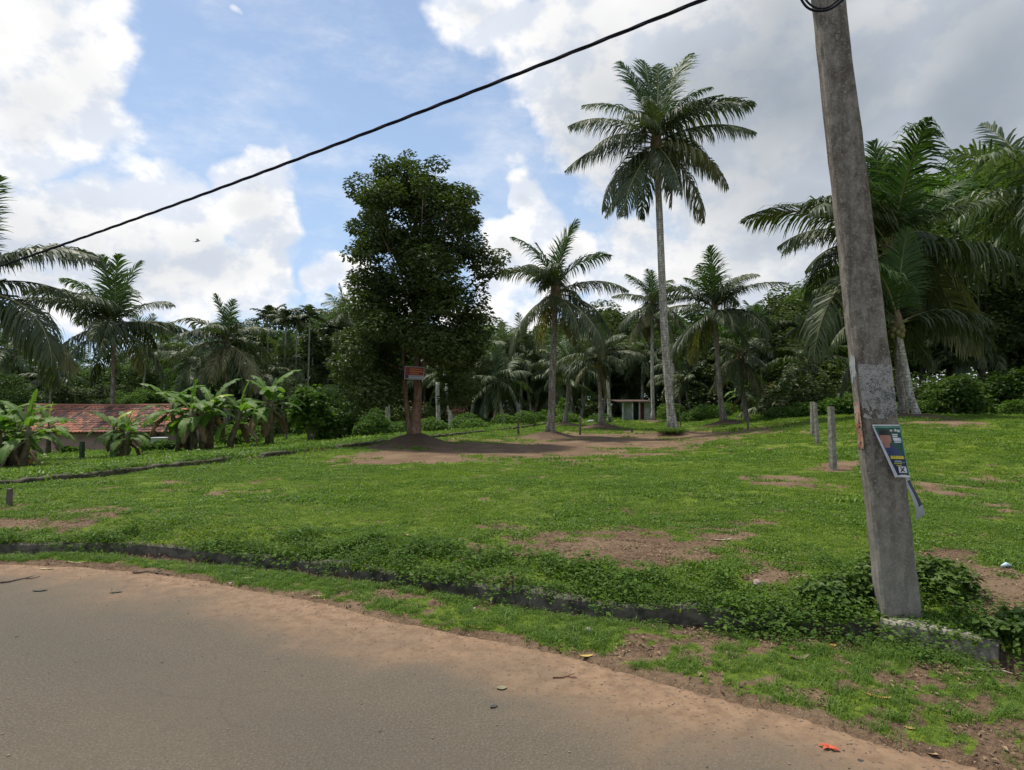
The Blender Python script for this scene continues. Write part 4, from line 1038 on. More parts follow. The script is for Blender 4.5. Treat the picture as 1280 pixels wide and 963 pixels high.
# ------------------------------------------------------------------ house with tiled roof (left)
M['plaster'] = plain('stained pink plaster', (.40, .27, .22), .9, 1.6, .3, c2=(.27, .18, .145), bumpv=.2)
M['whitewash'] = plain('dirty whitewash', (.50, .52, .50), .9, 1.5, .4, c2=(.28, .30, .28))
M['wood'] = plain('weathered wood', (.16, .125, .095), .85, 8, .5)
M['darkwood'] = plain('dark frame wood', (.05, .035, .028), .8, 8, .4)
M['glassdark'] = plain('dark window pane', (.02, .022, .024), .15, 2, .2, bumpv=0, spec=.6)
M['reddoor'] = plain('dark red paint', (.16, .022, .018), .6, 4, .5)
def roof_tiles(nx, nrow, L, D, rise, base, seed=0, drop=0):
    """clay tile slope: rows of half-round tiles, each tile its own shade; along x, climbs in +y"""
    rs = np.random.RandomState(seed); mb = MB(); tw = L / nx; td = D / nrow
    V = []; Q = []; T_ = []; off = 0; sl = rise / D
    for r in range(nrow):
        for c in range(nx):
            t = np.clip(rs.beta(1.3, 2.0) + (.25 if fbm(np.array([c * .18]), np.array([r * .35 + 4]), 3)[0] > .55 else -.08), 0, 1)
            dz = rs.normal(0, .006)
            xx = np.linspace(0, 1, 5); hh = .045 * np.abs(np.sin(xx * PI))
            y0 = r * td - .03; y1 = (r + 1) * td
            a = np.stack([base[0] + (c + xx) * tw, base[1] + y0 + 0 * xx, base[2] + y0 * sl + hh + .035 + dz], 1); b = np.stack([base[0] + (c + xx) * tw, base[1] + y1 + 0 * xx, base[2] + y1 * sl + hh + dz], 1)
            lip = a.copy(); lip[:, 2] -= .035
            V += [a, b, lip]; T_ += [t] * 15
            for q in range(4): Q += [(off+q, off+q+1, off+5+q+1, off+5+q), (off+10+q, off+10+q+1, off+q+1, off+q)]
            off += 15
    return np.vstack(V), np.array(Q), np.array(T_)
m_, k_, b_ = newmat('old clay roof tiles')
ng_ = k_.noise(k_.obj(), 5, 6, .65)
cc_ = k_.mix(k_.attr('tint'), (.045, .030, .026), (.42, .155, .085))
cc_ = k_.mix(k_.m('MULTIPLY', k_.ramp(ng_, .5, .65), .6), cc_, (.07, .06, .05))
k_.set(b_.inputs['Base Color'], cc_); b_.inputs['Roughness'].default_value = .85; M['tiles'] = m_
def house():
    Y = 39.0; x0 = (-8 - 640) / F * Y; x1 = (216 - 640) / F * Y; L = x1 - x0; gz = tz((x0 + x1) / 2, Y)
    rt = empty('tiled_house', ((x0 + x1) / 2, Y, gz), 'low pink-walled house with an old orange clay tile roof behind the banana clumps', 'house')
    D = 7.0; H = 1.6 - 31 / F * Y - gz; t = .2; rise = 30 / F * Y * 1.0 + .1
    # walls: front has a window and a door opening
    wx = (195 - 640) / F * Y - (x0 + x1) / 2; hw = L / 2 - .5
    mb = MB()
    def wall(xa, xb, za, zb, y=0): mb.box(((xa + xb) / 2, y, (za + zb) / 2), (xb - xa, t, zb - za))
    wall(-hw, wx - .55, -.4, H); wall(wx - .55, wx + .55, -.4, .75); wall(wx - .55, wx + .55, 1.65, H); wall(wx + .55, hw, -.4, H)
    wall(-hw, hw, -.4, H, D - 1)
    for s in (-1, 1): mb.box((s * (hw - t / 2 + .001), (D - 1) / 2, (H - .4) / 2), (t, D - 1 - t, H + .4))
    obj('wall', mb.mesh('wall', M['plaster']), rt)
    mb = MB(); mb.box((wx, -.02, 1.2), (1.1, .06, .9), 0)
    w = obj('window', mb.mesh('window', M['glassdark']), rt)
    mb = MB()
    for dx in (-.55, -.18, .18, .55): mb.box((wx + dx, -.075, 1.2), (.05, .045, .9))
    for dz in (.75, 1.65): mb.box((wx, -.085, dz), (1.2, .055, .06))
    obj('frame', mb.mesh('frame', M['darkwood']), w)
    mb = MB(); mb.box((0, -.35, H - .06), (L + .1, .08, .14)); obj('fascia', mb.mesh('fascia', M['wood']), rt)
    for sgn in (1, -1):
        V, Q, tt = roof_tiles(52, 12, L + .5, D / 2 + .2, rise, (-(L + .5) / 2, -.75, H - .05), 4 + sgn)
        if sgn < 0: V[:, 1] = (D - 1) - V[:, 1]; Q = Q[:, ::-1]
        r = obj('roof', npmesh('roof', V, Q, M['tiles'], tt, None, False), rt)
    mb = MB(); yr = -.75 + D / 2 + .2; mb.tube([(-(L + .5) / 2, yr, H + rise), (0, yr, H + rise - .04), ((L + .5) / 2, yr, H + rise)], .12, 8)
    obj('ridge', mb.mesh('ridge', M['tiles']), rt)
    mb = MB()
    for s in (-1, 1):
        v = [(s * hw, -.1, H), (s * hw, D - .9, H), (s * hw, yr, H + rise - .2), (s * (hw - t), -.1, H), (s * (hw - t), D - .9, H), (s * (hw - t), yr, H + rise - .2)]
        mb.add(v, [(0, 1, 2), (3, 5, 4), (0, 2, 5, 3), (1, 4, 5, 2), (0, 3, 4, 1)])
    obj('gable', mb.mesh('gable', M['plaster']), rt)
    print('house', gz, H)
house()
# white basin / sacks by the house wall
b = gY(200, 37.5); rt = empty('water_tub', b, 'white plastic tub standing by the house window', 'tub')
mb = MB(); ang = np.linspace(0, 2 * PI, 17)[:-1]
V = [(r * math.cos(a), r * math.sin(a), z) for r, z in ((.01, 0), (.36, 0), (.46, .62), (.49, .64), (.44, .62), (.35, .06), (.01, .06)) for a in ang]
mb.add(V, [(j*16+q, j*16+(q+1)%16, (j+1)*16+(q+1)%16, (j+1)*16+q) for j in range(6) for q in range(16)])
obj('basin', mb.mesh('basin', plain('white plastic', (.6, .62, .64), .5, 2, .15), True), rt)

def hut():
    Y = 54; b = gY(798, Y); s = Y / F; rt = empty('hut', b, 'tiny lean-to hut with grey walls and dark red door behind the lawn', 'hut')
    H = 1.5; x = lambda px: (px - 798) * s
    mb = MB(); mb.box(((x(784) + x(791)) / 2, 0, H / 2 - .1), (x(791) - x(784), .15, H + .2)); mb.box(((x(805) + x(812)) / 2, 0, H / 2 - .1), (x(812) - x(805), .15, H + .2))
    mb.box((x(798), 2.4, H / 2 - .1), (x(812) - x(784), .15, H + .2)); mb.box((x(784) + .078, 1.235, H / 2 - .1), (.15, 2.17, H + .2)); mb.box((x(812) - .078, 1.235, H / 2 - .1), (.15, 2.17, H + .2))
    obj('wall', mb.mesh('wall', M['whitewash']), rt)
    mb = MB(); mb.box((x(802), .02, H / 2 - .05), (x(805) - x(799), .06, H)); d = obj('door', mb.mesh('door', M['reddoor']), rt)
    mb = MB(); mb.box((x(803.6), -.03, .85), (.05, .05, .12)); obj('handle', mb.mesh('handle', M['darkwood']), d)
    for px in (777, 788.8, 797.5):
        mb = MB(); mb.box((x(px), -.55, H / 2 - .1), (.12, .12, H + .2)); obj('post', mb.mesh('post', M['whitewash']), rt)
    mb = MB(); n = 30
    for r_ in range(1):
        xx = np.linspace(x(770), x(813), n * 4 + 1); hh = .03 * np.sin(np.arange(n * 4 + 1) * PI / 2)
        a = np.stack([xx, 0 * xx - .9, H + .08 + hh - .004 * np.abs(xx)], 1); c = np.stack([xx, 0 * xx + 2.8, H + .22 + hh], 1)
        V = np.vstack([a, c, a - (0, 0, .05), c - (0, 0, .05)]); N_ = len(xx); Q = []
        for i in range(N_ - 1): Q += [(i, i+1, N_+i+1, N_+i), (2*N_+i, 3*N_+i, 3*N_+i+1, 2*N_+i+1), (2*N_+i, 2*N_+i+1, i+1, i)]
        Q += [(0, N_, 3*N_, 2*N_), (N_-1, 3*N_-1, 4*N_-1, 2*N_-1)]
        mb.add(V, Q)
    obj('roof', mb.mesh('roof', plain('rusty roofing sheet', (.14, .085, .07), .75, 3, .5, c2=(.05, .035, .03))), rt)
hut()
def shed():
    Y = 54; b = gY(570, Y); s = Y / F; rt = empty('shed', b, 'small tan shed with an orange roof half hidden behind the big tree', 'shed')
    mb = MB(); mb.box((0, .7, .55), (1.0, 1.3, 1.3)); obj('wall', mb.mesh('wall', plain('tan boards', (.30, .22, .12), .9, 5, .4)), rt)
    V, Q, tt = roof_tiles(7, 4, 1.6, 1.0, .45, (-.8, -.3, 1.2), 8); obj('roof', npmesh('roof', V, Q, M['tiles'], tt), rt)
    V = V.copy(); V[:, 1] = 1.4 - V[:, 1]; obj('roof', npmesh('roof', V, Q[:, ::-1], M['tiles'], tt), rt)
shed()

# ------------------------------------------------------------------ posts and stakes
M['concpost'] = plain('weathered concrete post', (.27, .25, .21), .9, 11, .45, c2=(.13, .115, .09), bumpv=.6, bd=.02)
def post(px, py, h_px, w, mat, lab, tilt=0.0, grp=None, name='fence_post', Y=None):
    b = gat(px, py) if Y is None else gY(px, Y); h = h_px * b[1] / F
    rs = np.random.RandomState(px); mb = MB(); n = 9; s = np.linspace(0, 1, n); V = []
    for i in range(n):
        j = rs.normal(0, .003 * w / .1, (4, 2)); wz = w / 2 * (1 - .08 * s[i])
        for q, (a, c) in enumerate(((-1, -1), (1, -1), (1, 1), (-1, 1))): V.append((a * wz + j[q, 0] + tilt * h * s[i], c * wz + j[q, 1], -.2 + (h + .2) * s[i] + (rs.normal(0, .01) if i == n - 1 else 0)))
    mb.add(V, [(i*4+q, i*4+(q+1)%4, i*4+4+(q+1)%4, i*4+4+q) for i in range(n-1) for q in range(4)] + [(n*4-4, n*4-3, n*4-2, n*4-1)])
    o = obj(name, mb.mesh(name, mat), None, b, (0, 0, rs.uniform(-.3, .3))); tag(o, lab, 'post', grp)
post(1042, 588, 78, .105, M['concpost'], 'nearest square concrete fence post left of the utility pole', -.03)
post(1022, 556, 52, .09, M['concpost'], 'leaning concrete fence post behind the nearest one', -.06, None)
post(1016, 545, 42, .11, M['concpost'], 'farthest concrete fence post, partly behind the leaning one', .0)
post(935, 537, 20, .06, M['wood'], 'thin wooden stake at the foot of the slim leaning palm', .04, None, 'wooden_stake')
post(648, 544, 20, .09, M['wood'], 'wooden stake on the lawn left of the mid-height palm', .0, None, 'wooden_stake')
post(725, 544, 22, .09, M['wood'], 'wooden stake on the lawn right of the mid-height palm', .0, None, 'wooden_stake')
post(851, 535, 42, .06, M['wood'], 'tall thin pole stuck in the lawn right of the tallest palm', -.05, None, 'wooden_stake')
post(790, 541, 6, .1, M['wood'], 'short stump in the bare soil between the palms', .0, None, 'wooden_stake')
post(104, 588, 24, .12, plain('mossy green stake', (.05, .085, .03), .9, 5, .4), 'mossy green stake in front of the pink house wall', .0, None, 'wooden_stake', 22)
post(11, 632, 20, .055, M['wood'], 'short dark stake beside the boundary ditch at the left edge', .05, None, 'wooden_stake')
post(572, 0, 24, .07, M['darkwood'], 'dark stake in front of the tan shed', .0, None, 'wooden_stake', 45)
post(1092, 688, 60, .045, M['darkwood'], 'thin dark stake standing just behind the utility pole', .0, None, 'wooden_stake', 5.6)

# ------------------------------------------------------------------ utility pole
def utility_pole():
    foot = at(1133, 762, 4.44); top_vis = at(1039, 0, 4.50)
    foot[1] = 4.52; 
    d = (top_vis - foot); d[1] = .0
    H = 7.6; slope = d[0] / d[2]
    base = np.array([foot[0], 4.54, foot[2] - .0])
    rt = empty('utility_pole', base, 'tall square grey concrete utility pole leaning left beside the drain', 'utility pole')
    yaw = math.radians(-11); c, s = math.cos(yaw), math.sin(yaw)
    m, k, b = newmat('weathered pole concrete')
    v = k.obj(); n1 = k.noise(k.vscale(v, (1, 1, .6)), 14, 8, .75); n2 = k.noise(v, 60, 5, .75); n3 = k.noise(k.vscale(v, (3, 3, .25)), 3, 5, .6)
    col = k.mix(k.ramp(n1, .32, .68), (.095, .080, .064), (.25, .225, .185))
    col = k.mix(k.m('MULTIPLY', k.ramp(n3, .48, .62), .8), col, (.085, .065, .052))
    col = k.mix(k.m('MULTIPLY', k.ramp(n2, .52, .66), .7), col, (.34, .315, .27))
    sp = k.n('ShaderNodeSeparateXYZ'); k.L.new(v, sp.inputs[0])
    lowb = k.ramp(k.m('ADD', sp.outputs[2], k.m('MULTIPLY', n1, .5)), .3, 1.3, 1.0, 0.0)
    col = k.mix(k.m('MULTIPLY', lowb, .35), col, (.33, .31, .265))
    k.set(b.inputs['Base Color'], col); b.inputs['Roughness'].default_value = .92; b.inputs['Specular IOR Level'].default_value = .2
    bump(k, b, k.m('ADD', n1, k.m('MULTIPLY', n2, .35)), .8, .012)
    M['pole'] = m
    mb = MB(); n = 90; zs = np.linspace(-.15, H, n); rs = np.random.RandomState(3); V = []
    for z in zs:
        hx = .126 - .0065 * z; hy = .086 - .0035 * z; ch = .018
        jt = (vnoise(np.array([z * 6, z * 6 + 40, z * 6 + 80, z * 6 + 120]), np.zeros(4)) - .5) * .008
        pts = [(-hx + ch, -hy), (hx - ch, -hy), (hx, -hy + ch), (hx, hy - ch), (hx - ch, hy), (-hx + ch, hy), (-hx, hy - ch), (-hx, -hy + ch)]
        for q, (a, e) in enumerate(pts):
            a += jt[q // 2]; e += jt[(q // 2 + 1) % 4]
            V.append((a * c - e * s + slope * z, a * s + e * c, z))
    mb.add(V, [(i*8+q, i*8+(q+1)%8, i*8+8+(q+1)%8, i*8+8+q) for i in range(n-1) for q in range(8)] + [tuple(8*(n-1)+q for q in range(8)), tuple(range(8))[::-1]])
    obj('shaft', mb.mesh('shaft', m), rt)
    ex = np.array([c, s, 0]); ey = np.array([-s, c, 0]); ez = unit(np.array([slope, 0, 1.0]))
    def onface(u, z, out=.003, face='front'):
        hx = .126 - .0065 * z; hy = .086 - .0035 * z; o = np.array([slope * z, 0, z])
        if face == 'front': return o + ex * u * hx - ey * (hy + out)
        return o - ex * (hx + out) + ey * u * hy * 1.0
    zz = 4.02; mb2 = MB(); cc_ = onface(.1, zz, -.002); R_ = []
    for (ra, dp) in ((.034, .002), (.022, .006), (.013, -.02), (.0005, -.022)):
        for q in range(9): th = 2 * PI * q / 9; rr = ra * (1 + .25 * math.sin(q * 2.3)); R_.append(cc_ + ex * rr * math.cos(th) + ez * rr * 1.2 * math.sin(th) - ey * dp)
    mb2.add(R_, [(j*9+q, j*9+(q+1)%9, j*9+9+(q+1)%9, j*9+9+q) for j in range(3) for q in range(9)])
    obj('bolt_hole', mb2.mesh('bolt_hole', plain('chipped dark concrete', (.10, .09, .08), .9, 40, .5)), rt)
    return rt, base, onface, ex, ey, ez, slope
prt, pbase, onface, pex, pey, pez, pslope = utility_pole()
def zpole(py):      # height on the pole for picture row
    lo, hi = 0, 7
    for _ in range(40):
        mid = (lo + hi) / 2; q = pbase + onface(0, mid)
        if project(q[0], q[1], q[2])[1] > py: lo = mid
        else: hi = mid
    return lo
def sheet(name, parent_loc, P00, P10, P11, P01, nu, nv, fn, mats, label=None, cat=None, thick=.0012):
    """thin paper sheet with thickness; fn(u,v)->offset along normal and material index"""
    nr = unit(np.cross(P10 - P00, P01 - P00)); V = []; mi = []
    for j in range(nv + 1):
        for i in range(nu + 1):
            u, v = i / nu, j / nv; p = (P00 * (1-u) + P10 * u) * (1-v) + (P01 * (1-u) + P11 * u) * v; V.append(p + nr * fn(u, v)[0])
    N_ = len(V); V += [q - nr * thick for q in V[:N_]]; Q = []
    for j in range(nv):
        for i in range(nu):
            a = j * (nu + 1) + i; Q.append((a, a+1, a+nu+2, a+nu+1)); mi.append(fn((i+.5)/nu, (j+.5)/nv)[1]); Q.append((N_+a, N_+a+nu+1, N_+a+nu+2, N_+a+1)); mi.append(len(mats) - 1)
    return npmesh(name, np.array(V), np.array(Q), mats, None, mi)
def flat(name, c, rough=.5): return plain(name, c, rough, 30, .12, bumpv=0)
PM = [flat('poster green', (.012, .075, .055)), flat('poster navy', (.012, .018, .045)), flat('poster white', (.62, .62, .64)), flat('poster yellow', (.62, .50, .03)),
      flat('poster skin', (.36, .17, .13)), flat('poster hair', (.02, .016, .015)), flat('poster shirt', (.03, .045, .13)), flat('poster mint', (.10, .30, .22)), flat('paper back', (.5, .5, .54))]
def poster():
    zt = zpole(531); zb = zpole(596)
    A = onface(-.42, zb, .02); B = onface(1.12, zb, .02); Cc = onface(1.0, zt, .006); Dd = onface(-.52, zt, .006)
    rt = empty('campaign_poster', pbase + onface(0, zt), 'green portrait poster with a curled torn side on the front of the utility pole', 'poster')
    o = onface(0, zt); nu, nv = 56, 84; A, B, Cc, Dd = A - o, B - o, Cc - o, Dd - o
    rows = [  # v0,v1,u0,u1,colour   (v from bottom)
        (.945, .965, .06, .97, 7), (.975, 1, 0, 1, 2), (0, 1, .965, 1, 7), (0, .03, 0, 1, 2),
        (.865, .905, .60, .67, 2), (.865, .905, .69, .73, 4), (.865, .915, .76, .84, 2), (.86, .90, .86, .95, 2),
        (.80, .825, .66, .86, 2), (.765, .79, .66, .84, 2), (.72, .75, .66, .93, 2), (.685, .71, .68, .95, 2), (.655, .675, .70, .93, 2),
        (.30, .315, .58, .80, 2), (.275, .283, .56, .92, 7), (.245, .262, .56, .80, 3), (.215, .225, .6, .78, 3), (.035, .05, .68, .90, 2)]
    def fn(u, v):
        # left edge torn along a diagonal; the paper curls up there
        cut = .46 * (1 - v)**.95
        d = u - cut
        lift = .0
        if d < .13: lift = .035 * max(0, min(1, (.13 - d) / .13))**1.2 * (1 - v * .7)
        lift += .004 * math.sin(u * 9 + v * 5) + .006 * (1 - v)
        c = 0 if v > .42 else 1
        if .28 <= u <= .52 or True:
            if ((u - .40) / .19)**2 + ((v - .735) / .125)**2 < 1: c = 4
            if ((u - .40) / .20)**2 + ((v - .83) / .075)**2 < 1 and v > .80: c = 5
            if .33 < u < .50 and .56 < v < .66: c = 4
            if ((u - .46) / .36)**2 + ((v - .45) / .155)**2 < 1 and v < .60 and v > .40 and c != 4: c = 6
        for v0, v1, u0, u1, cc in rows:
            if v0 <= v <= v1 and u0 <= u <= u1: c = cc
        if .345 < v < .405 and u > .46 and u < .93: c = 3 if (int(u * 56) % 5 != 0 or v < .365) else 1      # large yellow name line
        if .085 < v < .205 and .66 < u < .92:
            a = (u - .66) / .26; bb = (v - .085) / .12; c = 2
            if .2 < a < .85 and .12 < bb < .88 and (abs(a - .5 - (bb - .5) * .7) < .1 or abs(a - .5 + (bb - .5) * .7) < .1): c = 5
        if d < .02 + .14 * (1 - v): c = 8
        return (lift, c)
    me = sheet('poster_sheet', None, A, B, Cc, Dd, nu, nv, fn, PM)
    # drop faces left of the tear
    import bmesh
    bm = bmesh.new(); bm.from_mesh(me); bm.faces.ensure_lookup_table(); kill = []
    for idx, f in enumerate(bm.faces):
        q = idx // 2; i = q % nu; j = q // nu
        if (i + .5) / nu < .46 * (1 - (j + .5) / nv)**.95 - .03: kill.append(f)
    bmesh.ops.delete(bm, geom=kill, context='FACES'); bm.to_mesh(me); bm.free()
    obj('poster_sheet', me, rt)
poster()
# remains of old printed paper pasted on the pole
def pasted(name, u0, u1, p0, p1, face, lab, colors, seed, out=.004, holes=.3):
    zt, zb = zpole(p0), zpole(p1); o = onface(0, zt, 0, face)
    A, B, Cc, Dd = [onface(u, z, out, face) - o for u, z in (((u0, zb), (u1, zb), (u1, zt), (u0, zt)) if face == 'front' else ((u1, zb), (u0, zb), (u0, zt), (u1, zt)))]
    mats = [flat(name + ' tone %d' % i, c, .8) for i, c in enumerate(colors)]
    nu, nv = 34, 60; rsx = np.random.RandomState(seed)
    def fn(u, v):
        h = .55 * fbm(np.array([u * 4 + seed]), np.array([v * 7 + seed]), 3)[0] + .45 * rsx.rand() + (.12 if v > .55 else 0) - (.16 if name == 'old_notice' and .10 < abs(math.hypot(u - .55, (v - .42) * 1.6) - .06) < .17 and v < .6 else 0); return (.0006 * math.sin(v * 20), int(np.clip((h - .2) / .6 * len(colors), 0, len(colors) - 1)))
    me = sheet(name, None, A, B, Cc, Dd, nu, nv, fn, mats)
    import bmesh
    bm = bmesh.new(); bm.from_mesh(me); kill = []
    for idx, f in enumerate(bm.faces):
        q = idx // 2; u = (q % nu + .5) / nu; v = (q // nu + .5) / nv
        e = min(u, 1 - u) * 2.5 + .25; ev = min(v * 1.4, (1 - v) * 8) + .1
        if fbm(np.array([u * 6 + seed * 3]), np.array([v * 9]), 4)[0] > .75 - holes * (1 - min(1, ev)) - holes * .4 * (1 - min(1, e)): kill.append(f)
    bmesh.ops.delete(bm, geom=kill, context='FACES'); bm.to_mesh(me); bm.free()
    tag(obj(name, me, None, pbase + o), lab, 'poster')
pasted('old_notice', -.93, .95, 455, 524, 'front', 'faded grey remnant of old printed paper pasted above the green poster', [(.09, .10, .10), (.18, .175, .16), (.27, .26, .24), (.33, .32, .30)], 2, holes=.22)
pasted('torn_strip', -.9, .6, 502, 562, 'side', 'narrow torn strip of a colourful poster on the left side of the utility pole', [(.05, .05, .09), (.30, .09, .04), (.40, .16, .05), (.36, .35, .32)], 5, .006, .1)
pasted('blue_scraps', -.9, .6, 440, 500, 'side', 'pale blue paper scraps on the left side of the utility pole', [(.16, .22, .26), (.28, .34, .38), (.33, .33, .3)], 8, .004, .7)
# loose poster hanging off the right rear corner
zt, zb = zpole(584), zpole(644)
o_ = pbase + onface(1.0, zt)
A = pbase + onface(1.02, zb, -.07) + pex * .10 - o_; B = A - pex * .055 - pey * .03 + np.array([0, 0, -.04]); Cc = onface(.98, zt, -.06) + pbase - o_; Dd = Cc + pex * .05 + pey * .02 + np.array([0, 0, .01])
me = sheet('hanging_poster', None, B, A, Dd, Cc, 8, 20, lambda u, v: (.02 * math.sin(v * 5 + u), 1 if (v > .86 or (u > .45 and .2 < v < .7)) else 0), [flat('grey flyer', (.30, .31, .31)), PM[1], PM[8]])
tag(obj('hanging_poster', me, None, o_), 'loose grey and navy poster dangling behind the right edge of the utility pole', 'poster')

# ------------------------------------------------------------------ sign board on the tree
def sign():
    Y = HERO[1] - .75; c = at(518, 466.5, Y); s = Y / F; w = 23 * s; h = 14.5 * s
    rt = empty('sign_board', c, 'small red and white notice board hung on the trunk of the big tree', 'sign', None, 0)
    rt.rotation_euler = (0, math.radians(3), 0)
    mb = MB(); mb.box((0, 0, 0), (w, .02, h)); obj('board', mb.mesh('board', flat('sign red', (.22, .028, .018), .6)), rt)
    mb = MB(); mb.box((w * .09, -.013, -h * .33), (w * .78, .005, h * .26)); mb.box((-w * .39, -.013, -h * .33), (w * .15, .005, h * .2), 1); obj('white_panel', mb.mesh('white_panel', [flat('sign pale', (.38, .40, .40), .6), flat('sign black', (.02, .02, .025))]), rt)
    mb = MB(); rs = np.random.RandomState(5)
    for (z, x0, x1, hh) in ((.34, -.25, .38, .11), (.14, -.25, .44, .13), (-.06, -.22, .2, .09)):
        x = x0
        while x < x1:
            g = rs.uniform(.028, .05); mb.box((w * (x + g / 2), -.013, h * z), (w * g * .8, .005, h * hh * rs.uniform(.75, 1))); x += g * 1.15
    for x in np.arange(-.26, .42, .05): mb.box((w * x, -.0175, -h * .33 + h * .04), (w * .034, .004, h * .05), 1)
    obj('lettering', mb.mesh('lettering', [flat('sign orange', (.62, .24, .07), .6), flat('sign ink', (.05, .05, .08))]), rt)
    mb = MB(); f = .02
    for a, b_, d1, d2 in ((0, h / 2 + f/2, w + 2*f, f), (0, -h / 2 - f/2, w + 2*f, f)): mb.box((a, 0, b_), (d1, .035, d2))
    for sg in (-1, 1): mb.box((sg * (w / 2 + f/2), 0, 0), (f, .035, h))
    obj('frame', mb.mesh('frame', flat('sign frame', (.36, .38, .38), .6)), rt)
    mb = MB()
    for sg in (-.3, .3): mb.tube([(sg * w, 0, h / 2), (sg * w * .6, .3, h / 2 + .25), (0, .6, h / 2 + .3)], .006, 4)
    obj('wire', mb.mesh('wire', M['darkwood']), rt)
sign()

# ------------------------------------------------------------------ overhead cable
M['cable'] = plain('black cable sheath', (.022, .022, .032), .85, 20, .3, spec=.1, bumpv=0)
def cable():
    pts = [(-120, 372), (0, 333), (120, 293), (240, 246), (340, 212), (440, 172), (530, 139), (620, 102), (740, 58), (812, 29), (880, 0), (1000, -52)]
    Xa, Ya = at(1020, -62, 4.5)[0:2]; Xb, Yb = at(0, 333, 9.0)[0:2]; P = []
    for px, py in pts:
        tx = ray(px, py); k = tx[0] / tx[1]
        # intersection with vertical plane through A and B
        dx, dy = Xb - Xa, Yb - Ya; t = (k * Ya - Xa) / (dx - k * dy); Y = Ya + t * dy
        P.append(at(px, py, Y))
    P = np.array(P); P = P[np.argsort(P[:, 0])]
    zf = np.polyfit(P[:, 0], P[:, 2], 3)
    # continues to the next pole far left
    n = 1500; X = np.linspace(P[0, 0] - 10, P[-1, 0], n); Y = Ya + (X - Xa) / (Xb - Xa) * (Yb - Ya)
    Z = np.where(X > P[0, 0] - .01, np.polyval(zf, X), np.polyval(zf, P[0, 0]) + np.polyval(np.polyder(zf), P[0, 0]) * (X - P[0, 0]) + .012 * (X - P[0, 0])**2)
    C = np.stack([X, Y, Z], 1); L = np.r_[0, np.cumsum(np.linalg.norm(np.diff(C, axis=0), axis=1))]
    Tn = unit(np.gradient(C, axis=0)); a = unit(np.cross(Tn, np.tile([0, 0, 1.], (n, 1)))); b = np.cross(Tn, a)
    mb = MB()
    for q in range(3):
        th = L / .085 * 1.0 * .55 + q * 2 * PI / 3
        mb.tube(C + a * (np.cos(th) * .008)[:, None] + b * (np.sin(th) * .008)[:, None], .0088, 8)
    o = obj('power_cable', mb.mesh('power_cable', M['cable'], True)); tag(o, 'black twisted overhead power cable crossing the sky from left edge to the pole', 'cable')
    return C[-1]
cend = cable()
def loops():
    zt = zpole(3); mb = MB()
    for k_, (p, r) in enumerate((([at(990, -30, 4.30), at(1003, 2, 4.28), at(1016, 13, 4.28), at(1034, 13, 4.27), at(1048, 5, 4.27), at(1062, -8, 4.3)], .008), ([at(996, -30, 4.32), at(1006, -2, 4.27), at(1020, 10, 4.26), at(1036, 9, 4.26), at(1050, -2, 4.26), at(1064, -14, 4.3)], .007))):
        C = catmull(np.array(p), 8); mb.tube(C, r, 6)
    C0 = np.array([0, 0, 0]); tag(obj('cable_loop', mb.mesh('cable_loop', M['cable'], True)), 'black slack cable loops hanging against the top of the utility pole', 'cable')
loops()
# clamp and bracket that carries the cable (just above the picture)
zc = zpole(-60); q0 = onface(0, zc); mb = MB(); mb.box(q0 + np.array([-.03, .05, 0]), (.36, .30, .05)); mb.tube([q0 + np.array([-.12, -.06, 0]), cend - pbase], .012, 6)
obj('cable_clamp', mb.mesh('cable_clamp', plain('galvanised steel', (.35, .35, .36), .5, 8, .2)), prt)

# ------------------------------------------------------------------ bird
def bird():
    c = at(247, 302, 26); mb = MB(); s = .55
    # body spindle and two bent wings
    mb.tube(np.array([(-.20, 0, 0), (-.12, 0, .01), (0, 0, .02), (.10, 0, .03), (.17, 0, .04), (.21, 0, .035)]) * s, np.array([.012, .035, .05, .04, .025, .004]) * s, 8)
    for sg in (-1, 1):
        V = []; 
        for (y, z, x0, x1) in ((0.02, .03, -.06, .09), (.14, .12, -.05, .10), (.28, .13, -.10, .06), (.42, .08, -.16, -.06)):
            V += [(x0, sg * y, z), (x1, sg * y, z), (x0, sg * y, z - .008), (x1, sg * y, z - .008)]
        f = []
        for i in range(3):
            a = i * 4; f += [(a, a+1, a+5, a+4), (a+2, a+6, a+7, a+3), (a+1, a+3, a+7, a+5), (a, a+4, a+6, a+2)]
        f += [(12, 13, 15, 14)]
        mb.add(np.array(V) * s, f)
    mb.add(np.array([(-.18, -.01, .005), (-.18, .01, .005), (-.33, .06, .0), (-.33, -.06, .0), (-.33, .06, -.01), (-.33, -.06, -.01)]) * s, [(0, 1, 2, 3), (0, 3, 5), (1, 4, 2), (0, 5, 4, 1), (3, 2, 4, 5)])
    o = obj('bird', mb.mesh('bird', plain('dark feathers', (.03, .028, .03), .8, 20, .3, bumpv=0), True), None, c, (.5, -.2, .4)); tag(o, 'small dark bird flying in front of the white clouds', 'bird')
bird()

